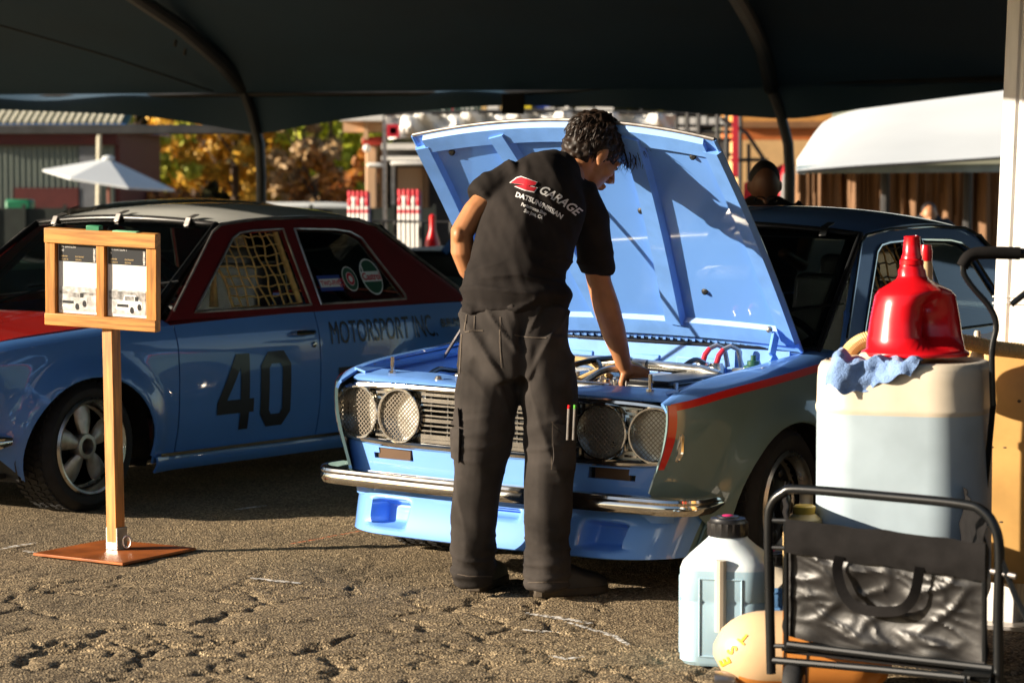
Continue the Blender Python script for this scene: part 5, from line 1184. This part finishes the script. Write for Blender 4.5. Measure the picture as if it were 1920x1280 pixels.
# ---------------- utility jugs
def jug(name, px, py_top, Y, m, label, sz=1.0, liquid=None):
    tp = at(px, py_top, Y); j = empty(name, (tp.x, tp.y, 0), R(-14), label, 'jug', 'utility fluid jugs'); H = tp.z
    z = lambda f: f*H
    lvl = [(.0, .92, 1), (.012, 1, 1), (z(.42), 1, 1), (z(.44), .975, 1), (z(.46), 1, 1), (z(.655), 1, 1), (z(.70), .95, 1), (z(.75), .80, 1), (z(.80), .62, 1.1), (z(.845), .46, 1.3), (z(.865), .42, 1.5)]
    o = MB().rings(rbox_rings(lvl, .118*sz, .112*sz, .058*sz, 6)).build('shell', m, j, angle=40)
    if liquid:
        for p in o.data.polygons:
            if p.center.z < z(liquid): p.material_index = 1
    # raised panel frames on two faces
    for ang in (0, -90):
        Rm = Matrix.Rotation(R(ang), 3, 'Z'); w_ = .056*sz
        for zz0, zz1 in ((z(.07), z(.60)),):
            loop = [Rm @ Vector((x, -.1125*sz if ang == 0 else -.1185*sz, zc)) for x, zc in ((-w_, zz0), (w_, zz0), (w_, zz1), (-w_, zz1))]
            P_ = []
            for i in range(4):
                for k in range(6): P_.append(loop[i].lerp(loop[(i+1) % 4], k/6))
            MB().tube(P_, .003*sz, 6, closed=True).build('panel_ridge', m[1], j)
    cp = MB(); n = 40; rc = .052*sz
    def cr_(r_, zz, rib): return [Vector(((r_+(.0035*sz if k % 2 else 0)*rib)*math.cos(2*math.pi*k/n/1), (r_+(.0035*sz if k % 2 else 0)*rib)*math.sin(2*math.pi*k/n), zz)) for k in range(n)]
    cp.rings([cr_(rc*.98, z(.86), 0), cr_(rc, z(.868), 1), cr_(rc, z(.955), 1), cr_(rc*.97, z(.962), 0), cr_(rc*.93, z(.972), 0), cr_(rc*.9, z(.984), 0), cr_(rc*.6, z(.988), 0), cr_(rc*.56, z(.998), 0), cr_(rc*.3, z(1.0), 0)]); c = cp.build('cap', M['ribblk'], j, angle=50)
    MB().ell((0, 0, z(1.0)), (.016*sz, .016*sz, .004)).build('cap_button', mat('magenta_button', (.55, .02, .12), .4), c)
    return j
blq = mat('blue_fluid_through_plastic', (.36, .52, .62), .35, var=.05, sub=.2)
j1 = jug('utility_jug', 1365, 966, 7.28, [M['clearjug'], blq], 'translucent utility jug with ribbed black cap and pale blue fluid beside the cart', 1.06, .60)
MB().tube([(0, -.1195, .10), (0, -.1195, .30)], .016, 10).build('dip_spine', M['poly'], j1)
for k, (z_, m) in enumerate(((.07, M['decalred']), (.055, M['trimblk']), (.03, M['trimblk']))): MB().box((.060, -.1205, z_), (.026-.006*k, .002, .012)).build('label_mark', m, j1)
jug('utility_jug', 1446, 1032, 7.56, [M['poly'], mat('deep_blue_fluid', (.10, .22, .42), .35, sub=.2)], 'second utility jug with darker blue fluid half hidden behind the cart hoop', .9, .60)
o = empty('small_can', (at(1508, 950, 7.25).x, 7.25, .16), 0, 'cream can with yellow ribbed cap inside the cart', 'can'); hz = at(1508, 946, 7.25).z - .16
MB().lathe([(.001, 0), (.06, 0), (.06, hz*.72), (.05, hz*.86), (.028, hz*.92), (.001, hz*.93)], (0, 0, 0), 'z', 20).build('body', M['hose'], o); MB().lathe([(.030, hz*.90), (.032, hz*.985), (.026, hz), (.001, hz)], (0, 0, 0), 'z', 20).build('cap', mat('yellow_cap', (.70, .42, .06), .4), o)
# orange tank lying below the cart
ot = empty('orange_tank', (at(1345, 1200, 6.82).x + .19, 6.82, 0), R(-6), 'orange and cream plastic tank lettered TSE lying under the cart', 'tank')
rg = []
for i in range(22):
    t = i/21; x = -.20 + .48*t; r_ = .106*min(1, math.sqrt(max(.02, 1-(max(0, .30-t)/.30)**2)))*min(1, math.sqrt(max(.02, 1-(max(0, t-.8)/.2)**2)))
    rg.append([Vector((x, r_*math.cos(2*math.pi*k/28), .109+r_*math.sin(2*math.pi*k/28))) for k in range(28)])
o = MB().rings(rg).build('shell', [M['orange'], mat('cream_orange', (.76, .52, .30), .35, var=.08, sub=.1)], ot, angle=60)
for p in o.data.polygons:
    if p.center.x < -.02 and p.center.z > .05: p.material_index = 1
MB().lathe([(.026, -.03), (.026, .02), (.022, .026), (.001, .026)], (-.165, -.045, .035), 'x', 20).build('filler_cap', M['steel'], ot).rotation_euler = (0, 0, 0)
tbv = BVHTree.FromPolygons([Matrix.Translation(ot.location) @ Matrix.Rotation(R(-6), 4, 'Z') @ v.co for v in o.data.vertices], [tuple(p.vertices) for p in o.data.polygons])
iot = (Matrix.Translation(ot.location) @ Matrix.Rotation(R(-6), 4, 'Z')).inverted()
# ---------------- people
def fuse(b, name, m, parent, voxel, smooth=4, sf=.5):
    o = finish(name, b.v, b.f, m, parent)
    r = o.modifiers.new('remesh', 'REMESH'); r.mode = 'VOXEL'; r.voxel_size = voxel; r.use_smooth_shade = True
    if smooth: s = o.modifiers.new('smooth', 'SMOOTH'); s.factor = sf; s.iterations = smooth
    return bake(o)
def displace(o, fn):
    me = o.data; N = [v.normal.copy() for v in me.vertices]
    for v, n in zip(me.vertices, N):
        d = fn(v.co, n)
        if d: v.co += n * d
    me.update()
def bvh_of(o, wm):
    me = o.data; return BVHTree.FromPolygons([wm @ v.co for v in me.vertices], [tuple(p.vertices) for p in me.polygons])
CAMP = Vector((0, 0, CAM_H))
def cast(bvh, px, py, off):
    d = (at(px, py, 1) - CAMP).normalized(); h = bvh.ray_cast(CAMP, d)
    if h[0] is None: return None
    n = h[1]; n = n if n.dot(d) < 0 else -n
    return h[0] + n*off - d*off*.3
def patch(bvh, V, Fc, off, name, m, parent, inv, step=None, solid=0):
    if step: V, Fc = subdiv2d(V, Fc, step)
    P = [cast(bvh, x, y, off) for x, y in V]
    Fc = [f for f in Fc if all(P[i] is not None for i in f) and max((P[i]-P[f[0]]).length for i in f) < .12]
    P = [p if p is not None else Vector((0, 0, 0)) for p in P]
    use = sorted({i for f in Fc for i in f}); mp = {j: k for k, j in enumerate(use)}
    return finish(name, [inv @ P[j] for j in use], [tuple(mp[i] for i in f)[::1] for f in Fc], m, parent, solid=solid)
me_root = empty('person', (gnd(965, 1112).x, 8.42, 0), 0, 'person in black shop t-shirt and charcoal work trousers leaning over the open engine bay', 'person')
IM = Matrix.Translation(me_root.location).inverted(); WM = Matrix.Translation(me_root.location)
def J(px, py, d): return IM @ at(px, py, d)
# head frame
fwd = Vector((.70, .40, -.59)).normalized(); upv = (Vector((.0, 0, 1)) + fwd*.59).normalized(); upv = (upv - fwd*upv.dot(fwd)).normalized(); rgt = fwd.cross(upv)
HM = Matrix((rgt, fwd, upv)).transposed(); HC = J(1112, 287, 8.86)
def hd(x, y, z): return HC + HM @ Vector((x, y, z))
b = MB()
b.ell(hd(0, -.012, .030), (.076, .098, .090), HM, 12, 20); b.ell(hd(0, .035, -.040), (.058, .060, .074), HM, 12, 18); b.ell(hd(0, .030, -.072), (.054, .058, .040), HM); b.ell(hd(0, .074, -.108), (.024, .020, .018), HM)
b.ell(hd(0, .086, .016), (.046, .014, .012), HM); b.limb([hd(0, .090, .008), hd(0, .104, -.012), hd(0, .118, -.036), hd(0, .104, -.044)], [.008, .010, .014, .011], 10)
for s in (1, -1):
    b.ell(hd(s*.013, .106, -.042), (.009, .010, .008), HM); b.ell(hd(s*.042, .056, -.030), (.022, .030, .026), HM); b.ell(hd(s*.034, .080, -.004), (.016, .010, .010), HM)
    E_ = HM @ Matrix.Rotation(s*-.35, 3, 'Z'); b.ell(hd(s*.080, -.006, -.012), (.007, .020, .033), E_); b.ell(hd(s*.078, .002, -.040), (.008, .010, .012), E_)
b.ell(hd(0, .099, -.068), (.021, .010, .0065), HM); b.ell(hd(0, .095, -.080), (.019, .010, .0075), HM)
nb = J(1060, 330, 8.74)
b.limb([hd(0, -.02, -.03), hd(0, -.015, -.085), hd(0, -.03, -.12), nb, J(1040, 360, 8.70)], [(.054, .060), (.052, .056), (.055, .058), (.070, .062), (.09, .07)], 18, side=rgt)
# torso, legs under the clothes
b.limb([J(964, 640, 8.42), J(968, 540, 8.47), J(985, 450, 8.56), J(1010, 380, 8.66), J(1035, 335, 8.72)], [(.145, .095), (.130, .085), (.140, .095), (.140, .09), (.07, .06)], 18)
LL = [J(920, 660, 8.42), J(918, 760, 8.39), J(899, 860, 8.37), J(890, 960, 8.40), J(889, 1085, 8.43)]; RL = [J(1012, 660, 8.38), J(1030, 760, 8.35), J(1030, 860, 8.33), J(1027, 960, 8.33), J(1028, 1090, 8.35)]
for L_ in (LL, RL): b.limb(L_, [.080, .072, .055, .048, .036], 14)
# left arm (behind the hip) and right arm
b.limb([J(962, 345, 8.64), J(925, 365, 8.60), J(890, 400, 8.56), J(866, 436, 8.53), J(868, 470, 8.54), J(880, 505, 8.57), J(905, 540, 8.60), J(930, 560, 8.63)], [.052, .050, .044, .039, .041, .037, .028, .025], 14)
b.ell(J(945, 575, 8.64), (.045, .025, .05))
b.ell(J(860, 440, 8.51), (.022, .026, .028))
b.limb([J(1085, 372, 8.70), J(1108, 420, 8.70), J(1115, 480, 8.69), J(1124, 530, 8.69), J(1137, 575, 8.70), J(1150, 620, 8.73), J(1163, 660, 8.76), J(1171, 690, 8.78), J(1178, 702, 8.785)], [.055, .052, .046, .041, .045, .042, .032, .0255, .027], 16)
# right hand: palm, four fingers curled over the air box edge, thumb
PW = J(1173, 693, 8.782); PK = J(1206, 711, 8.80)
b.limb([PW, PW.lerp(PK, .5), PK, PK + (PK-PW)*.12], [(.026, .017), (.037, .018), (.041, .017), (.034, .012)], 14, side=(.45, .3, -.85))
ax = Vector((.45, .45, -.55)).normalized()
for k, (o_, ln, cu) in enumerate(((-.030, .95, .9), (-.010, 1.05, 1.0), (.011, 1.0, 1.05), (.030, .8, 1.1))):
    bs = PK + ax*o_; d1 = Vector((.72, .25, -.35)).normalized(); d2 = Vector((.35, .2, -.9)).normalized(); d3 = Vector((-.30, .1, -.95)).normalized()
    p1 = bs + d1*.036*ln; p2 = p1 + d2*.028*ln; p3 = p2 + d3*.022*ln
    b.limb([bs - d1*.02, bs, p1, p2, p3], [.011, .0105, .0098, .0088, .0070], 10)
t0 = PW + Vector((-.004, -.012, -.012)); b.limb([t0, t0 + Vector((-.010, -.01, -.030)), t0 + Vector((-.006, -.006, -.058)), t0 + Vector((.006, 0, -.078))], [.014, .0125, .0115, .008], 10)
body = fuse(b, 'body', M['skin'], me_root, .0042, 5)
# eye, brow
for s in (1, -1):
    MB().ell(hd(s*.032, .089, -.002), (.012, .006, .007), HM, 6, 10).build('eye', M['trimblk'], body)
    MB().limb([hd(s*.016, .099, .020), hd(s*.034, .094, .026), hd(s*.050, .080, .020)], [.004, .0045, .002], 6).build('eyebrow', M['hair'], body)
# shirt
b = MB()
b.limb([J(964, 592, 8.42), J(965, 560, 8.43), J(968, 525, 8.455), J(973, 490, 8.48), J(985, 450, 8.53), J(1000, 405, 8.58), J(1018, 362, 8.63), J(1036, 330, 8.68), J(1054, 314, 8.73)],
       [(.176, .128), (.170, .126), (.162, .122), (.158, .118), (.164, .124), (.166, .126), (.152, .110), (.112, .085), (.070, .064)], 28, side=(1, -.05, -.18))
b.limb([J(985, 355, 8.63), J(955, 343, 8.62), J(925, 358, 8.60), J(905, 374, 8.585), J(901, 378, 8.58)], [.090, .078, .066, .060, .058], 18)
b.limb([J(1050, 372, 8.66), J(1090, 375, 8.68), J(1108, 420, 8.69), J(1114, 470, 8.69), J(1117, 512, 8.69)], [.085, .078, .064, .057, .054], 18)
shirt = fuse(b, 'tshirt', M['shirt'], me_root, .0065, 8)
def rdg(*q): return 1 - min(1, abs(noise.noise(q))*2.4)
def wr_shirt(p, n):
    q = p; a = q.x*.9 + q.z*.35; c = -q.x*.35 + q.z*.9
    low = sstep(1.20, .97, q.z)
    d = .008*noise.noise((a*13, c*4.0, q.y*4)) + .004*noise.noise((a*38, c*12, 3))
    d += low*(.017*noise.noise((q.x*5+1.3*q.z*3, q.z*19, 1.7)) + .010*rdg(q.x*6+q.z*2, q.z*20, 6)**2)
    d += (1-low)*(.014*max(0, noise.noise((a*9+4, c*2.4, 5))) + .007*rdg(a*7, c*1.8, 2.2)**3)
    return d
displace(shirt, wr_shirt)
MB().tube([hd(.066*math.cos(t), -.030+.066*math.sin(t), -.128+.022*math.sin(t)) for t in [2*math.pi*k/24 for k in range(24)]], .008, 8, closed=True).build('collar', M['shirt'], shirt)
# trousers
b = MB()
b.limb([J(965, 578, 8.42), J(965, 620, 8.41), J(966, 670, 8.40), J(972, 715, 8.39)], [(.166, .118), (.176, .128), (.184, .138), (.165, .125)], 28)
b.limb([J(922, 640, 8.42), J(918, 720, 8.40), J(910, 790, 8.385), J(899, 860, 8.375), J(891, 940, 8.39), J(888, 1010, 8.41), J(888, 1060, 8.425), J(889, 1092, 8.43)], [(.105, .115), (.104, .118), (.092, .105), (.084, .092), (.075, .082), (.069, .076), (.068, .078), (.064, .074)], 22)
b.limb([J(1012, 640, 8.39), J(1026, 720, 8.37), J(1032, 790, 8.355), J(1031, 860, 8.345), J(1027, 940, 8.34), J(1026, 1010, 8.345), J(1027, 1060, 8.35), J(1028, 1098, 8.355)], [(.100, .112), (.094, .112), (.086, .102), (.082, .092), (.078, .084), (.076, .080), (.077, .082), (.073, .080)], 22)
trou = fuse(b, 'trousers', M['pants'], me_root, .0068, 6)
def wr_tr(p, n):
    z = p.z; d = .006*noise.noise((p.x*8, p.y*8, z*4)) + .004*noise.noise((p.x*20, p.y*18, z*8+3)) + .006*rdg(p.x*7+z*2.5, p.y*6, z*2.2)**3
    bot = sstep(.34, .05, z); d += bot*(.010*noise.noise((p.x*7+z*8, p.y*7, z*30)) + .008*rdg(p.x*5+z*3, p.y*5, z*21)**2)
    kn = math.exp(-((z-.52)/.10)**2); d += kn*.006*rdg(p.x*6-z*5, p.y*7, z*20)**2
    top = sstep(.62, .84, z); s = 1 if p.x > .015 else -1
    d += top*.014*noise.noise((p.x*19-s*z*8, p.y*5, z*6)) + top*.010*rdg(p.x*9-s*z*6, 1, z*4)**3 - .018*math.exp(-((p.x-.022)/.020)**2)*sstep(.66, .72, z)*(1 if n.y < 0 else 0)
    return d
displace(trou, wr_tr)
# shoes
def shoe(name, heel, dirv, L_, wd):
    dirv = Vector(dirv).normalized(); sd = Vector((-dirv.y, dirv.x, 0)); o = empty(name); o.parent = me_root; o.location = IM @ heel
    def ring(t, w_, h, z0, n=16):
        c = dirv*(t*L_); return [c + sd*w_*math.cos(2*math.pi*k/n) + Vector((0, 0, z0 + (h if math.sin(2*math.pi*k/n) > 0 else 0)*abs(math.sin(2*math.pi*k/n))**.7)) for k in range(n)]
    MB().rings([ring(-.02, wd*.55, .078, .028), ring(.06, wd*.8, .092, .026), ring(.25, wd*.86, .098, .026), ring(.45, wd*.9, .085, .026), ring(.65, wd*1.04, .060, .026), ring(.85, wd*1.0, .046, .026), ring(.98, wd*.6, .030, .026)]).build('upper', M['shoe'], o)
    def sol(t, w_): return [(t, w_)]
    S_ = [(-.05, .5), (.02, .85), (.2, .93), (.45, .9), (.66, 1.12), (.86, 1.06), (.98, .68), (1.02, .3)]
    poly = [dirv*(t*L_) + sd*wd*w_ for t, w_ in S_] + [dirv*(t*L_) - sd*wd*w_ for t, w_ in S_[::-1]]
    MB().prism([(p.x, p.y) for p in poly], .001, .030).build('sole', mat('shoe_sole', (.05, .036, .022), .7, var=.3, vscale=20), o, bevel=.005)
g1 = gnd(892, 1108); g2 = gnd(1004, 1119)
shoe('shoe', g1 + Vector((.0, -.01, 0)), (.30, .95, 0), .27, .040); shoe('shoe', g2, (.90, .42, 0), .255, .044)
# printed lettering on the back of the shirt, pockets and seams
sb = bvh_of(shirt, WM)
def shirt_text(s, size, x0, y0, ang, m, sx=1, shear=0, bold=0, curve=0, off=.0022, al='LEFT'):
    V, Fc = text2d(s, size, al, shear=shear, sx=sx, bold=bold)
    out = []
    for x, y in V:
        th = R(ang) + curve*x; xx = x; ca, sa = math.cos(R(ang)+curve*x*.5), math.sin(R(ang)+curve*x*.5)
        out.append((x0 + xx*ca + y*math.sin(th), y0 + xx*sa - y*math.cos(th)))
    patch(sb, out, Fc, off, 'shirt_print', m, shirt, IM, 3.0)
prw = mat('white_print', (.72, .71, .70), .7, var=.06); prr = mat('red_print', (.55, .015, .03), .7, var=.06)
Zp = [(958, 344), (970, 335), (978, 333), (1006, 343), (1003, 348), (988, 350), (1006, 353), (1000, 360), (984, 357), (966, 350), (984, 347)]
def polyprint(P, m, off, nm='shirt_print'):
    v2, T = cdt(P, (), 3.0); patch(sb, v2, T, off, nm, m, shirt, IM)
cxz, cyz = sum(p[0] for p in Zp)/len(Zp), sum(p[1] for p in Zp)/len(Zp)
polyprint([(cxz+(x-cxz)*1.10, cyz+(y-cyz)*1.16) for x, y in Zp], prw, .0018); polyprint(Zp, prr, .0032)
shirt_text('car', 11, 992, 353, 18, prw, 1.0, .3, .3)
shirt_text('GARAGE', 23, 1008, 361, 24, prw, .92, .35, .55, curve=.0032)
shirt_text('DATSUN/NISSAN', 12.5, 966, 369, 17, prw, 1.0, .0, .5, curve=.0034)
shirt_text('Performance Shop', 8.5, 977, 386, 19, prw, .78, 0, .25, curve=.002)
shirt_text('San Jose, CA', 9, 982, 398, 20, prw, .78, 0, .3, curve=.002)
tb = bvh_of(trou, WM)
def tstrip(pts, w_, off, nm, m):
    P = []; Q = []
    for i, (x, y) in enumerate(pts):
        a = pts[min(i+1, len(pts)-1)]; c = pts[max(i-1, 0)]; d = Vector((a[0]-c[0], a[1]-c[1])); d.normalize(); P.append((x-d.y*w_/2, y+d.x*w_/2)); Q.append((x+d.y*w_/2, y-d.x*w_/2))
    V = P+Q; n = len(pts); patch(tb, V, [(i, i+1, n+i+1, n+i) for i in range(n-1)], off, nm, m, trou, IM, 4)
seam = mat('faded_seam', (.085, .066, .050), .9, var=.2, vscale=40)
for pts in (((872, 622), (885, 620), (906, 620)), ((964, 628), (980, 631), (1000, 633), (1025, 634)), ((866, 626), (864, 660), (862, 700)), ((938, 594), (937, 640), (940, 690)), ((1036, 790), (1035, 830), (1034, 880)), ((1034, 790), (1048, 808), (1056, 815)), ((858, 1076), (880, 1080), (922, 1080)), ((990, 1092), (1020, 1090), (1064, 1090)), ((875, 590), (873, 605), (871, 620)), ((890, 592), (889, 606), (887, 618))): tstrip(pts, 2.0, .002, 'seam', seam)
for P in ([(851, 772), (864, 765), (866, 800), (852, 795)], [(850, 800), (866, 803), (864, 866), (852, 858)], [(1036, 792), (1072, 800), (1074, 822), (1058, 818)], [(1036, 800), (1073, 824), (1073, 880), (1036, 880)]):
    v2, T = cdt(P, (), 6); patch(tb, v2, T, .006, 'cargo_pocket', M['pants'], trou, IM, solid=.006)
for x, m, lb in ((1066, M['redplas'], 'pen with red tip clipped in the cargo pocket'), (1077, mat('green_tip', (.12, .5, .05), .4), 'pen with green tip clipped in the cargo pocket')):
    p = at(x, 766, 8.24); o = empty('pen', p, 0, lb, 'pen'); MB().tube([(0, 0, 0), (.002, 0, .012)], .0045, 8).build('tip', m, o); MB().tube([(0, 0, 0), (-.004, .004, -.10)], .004, 8).build('barrel', M['steel'], o)
# hair: scalp cap + strands
b = MB(); b.ell(hd(0, -.020, .044), (.088, .106, .097), HM, 14, 22); b.ell(hd(0, -.050, -.010), (.072, .062, .070), HM)
cap = fuse(b, 'hair', M['hair'], body, .006, 3)
displace(cap, lambda p, n: .010*noise.noise(p*42) + .006*noise.noise(p*90))
rr = random.Random(11); b = MB()
hcw = hd(0, -.01, .02)
def strand(p, d, ln, r0, curl, grav, pull=0):
    P = [p.copy()]; d = d.normalized(); q = d.orthogonal().normalized()
    ph = rr.random()*6.28; n = 6
    for k in range(n):
        w_ = q*math.cos(ph+k*curl) + d.cross(q)*math.sin(ph+k*curl)
        d = (d + w_*.36 + Vector((0, 0, -grav)) + (hcw - P[-1]).normalized()*pull).normalized(); P.append(P[-1] + d*ln/n)
    b.tube(P, [r0, r0*1.1, r0, r0*.9, r0*.75, r0*.5, r0*.15], 4, cap=False)
cnt = 0
while cnt < 3200:
    t = Vector((rr.gauss(0, 1), rr.gauss(0, 1), rr.gauss(0, 1))).normalized()
    x, y, z = t.x*.083, -.022+t.y*.100, .038+t.z*.090
    if z < -.05: continue
    if y > .030 and z < .078: continue
    if abs(x) > .045 and z < .022 and y > -.040: continue
    if z < -.02 and y > -.05: continue
    cnt += 1
    nrm = HM @ t; wh = Vector((.01, -.075, .105)); fv = Vector((x, y, z)) - wh; fv = fv - t*fv.dot(t); fl = HM @ fv.normalized()
    strand(hd(x, y, z), fl + nrm*(.12 if z > .07 else .04) + Vector((0, 0, -.10)), rr.uniform(.030, .060), rr.uniform(.0014, .0030), rr.uniform(.6, 1.2), .02, .20)
for k in range(130):
    x = rr.uniform(-.06, .065); p = hd(x, rr.uniform(.045, .080), rr.uniform(.070, .105))
    strand(p, HM @ Vector((x*1.5, 1.0, .45)) + Vector((.30, 0, .05)), rr.uniform(.075, .125), rr.uniform(.0012, .0026), rr.uniform(.2, .5), .26)
b.build('hair_strands', M['hair'], cap)['kind'] = 'stuff'
# ---------------- man with bowed head behind the open car
def bystander(name, px, Y, top, sh_y, half, label, skin, shirtm, hairm, bald, face):
    o = empty(name, (at(px, 346, Y).x, Y, 0), 0, label, 'person'); I2 = Matrix.Translation(o.location).inverted()
    q = lambda x, y, d=0: I2 @ at(x, y, Y+d)
    k = F_PX/Y; hh = .125
    hc = q(px, top, 0) - Vector((0, 0, hh))
    tilt = Matrix.Rotation(face, 3, 'X'); b = MB()
    b.ell(hc, (.074, .094, .112), tilt, 12, 18); b.ell(hc + tilt @ Vector((0, -.045, -.045)), (.055, .055, .065), tilt); b.ell(hc + tilt @ Vector((0, -.105, -.03)), (.013, .015, .022), tilt)
    for s in (1, -1): b.ell(hc + tilt @ Vector((s*.077, .0, -.01)), (.010, .018, .030), tilt)
    zs = q(px, sh_y).z; b.limb([hc + Vector((0, .02, -.05)), Vector((0, .03, zs-.02)), Vector((0, .03, zs-.12))], [.056, .062, .08], 14)
    b.limb([Vector((0, .02, zs-.05)), Vector((0, .02, zs-.4)), Vector((0, .0, .9*zs-.45)), Vector((0, 0, max(.5, zs-.75)))], [(.15, .09), (.16, .10), (.14, .09), (.15, .10)], 16)
    for s in (1, -1):
        b.limb([Vector((s*half*.8, .02, zs-.06)), Vector((s*half*1.05, 0, zs-.30)), Vector((s*half*.8, -.22, zs-.42)), Vector((s*half*.4, -.36, zs-.36))], [.05, .042, .034, .026], 10); b.ell(Vector((s*half*.32, -.40, zs-.35)), (.035, .045, .025))
        b.limb([Vector((s*.09, 0, max(.5, zs-.7))), Vector((s*.10, -.02, .45)), Vector((s*.10, 0, .06))], [.075, .055, .04], 10)
    bd = fuse(b, 'body', skin, o, .009, 4)
    b = MB(); b.limb([Vector((0, .02, zs+.015)), Vector((0, .02, zs-.05)), Vector((0, .02, zs-.12)), Vector((0, .02, zs-.35)), Vector((0, .01, zs-.68))], [(half*.35, .07), (half*.85, .11), (half*.95, .13), (half*.85, .13), (half*.8, .13)], 22)
    for s in (1, -1): b.limb([Vector((s*half*.6, .02, zs-.07)), Vector((s*half*.95, .01, zs-.12)), Vector((s*half*1.06, 0, zs-.30))], [.08, .072, .06], 12)
    sh = fuse(b, 'shirt', shirtm, o, .011, 5); displace(sh, lambda p, n: .006*noise.noise(p*12))
    b = MB()
    for s in (1, -1): b.limb([Vector((s*.085, 0, max(.55, zs-.62))), Vector((s*.10, -.01, .45)), Vector((s*.10, 0, .08))], [.11, .085, .07], 14)
    fuse(b, 'trousers', M['pants'], o, .012, 4)
    for s in (1, -1): MB().box((s*.10, -.05, .04), (.09, .26, .08)).build('shoe', M['shoe'], o, bevel=.03, seg=3)
    b = MB(); b.ell(hc + tilt @ Vector((0, .018, .016 if bald else .025)), (.077, .090, .100), tilt); hr = fuse(b, 'hair', hairm, bd, .008, 2)
    if bald:
        b = MB(); g_ = hc + tilt @ Vector((0, -.088, -.012))
        for s in (1, -1): b.tube([g_ + tilt @ Vector((s*.032 + .026*math.cos(a), -.012, .018*math.sin(a))) for a in [2*math.pi*i/14 for i in range(14)]], .003, 5, closed=True)
        b.tube([g_ + tilt @ Vector((-.008, -.012, 0)), g_ + tilt @ Vector((.008, -.012, 0))], .003, 5)
        b.build('glasses', M['trimblk'], bd)
    return o
bystander('person', 1434, 12.6, 298, 372, .20, 'person with cropped hair and glasses bowing their head behind the open sedan', mat('skin_deep', (.16, .065, .030), .5, var=.1, vscale=12), M['shirt'], mat('cropped_hair', (.012, .009, .008), .7), True, R(38))
bystander('person', 1742, 24, 379, 404, .19, 'distant person standing before the brown curtain', M['skin'], M['dark'], M['hair'], False, R(5))
yel = mat('yellow_marker', (.75, .55, .03), .6)
for ch_, px, py, an in (('T', 1400, 1190, 40), ('S', 1380, 1212, 52), ('E', 1368, 1236, 65)):
    V, Fc = text2d(ch_, 26, bold=.8); ca, sa = math.cos(R(an+180)), math.sin(R(an+180))
    patch(tbv, [(px + x*ca + y*sa, py + x*sa - y*ca) for x, y in V], Fc, .002, 'tank_lettering', yel, ot, iot, 4)
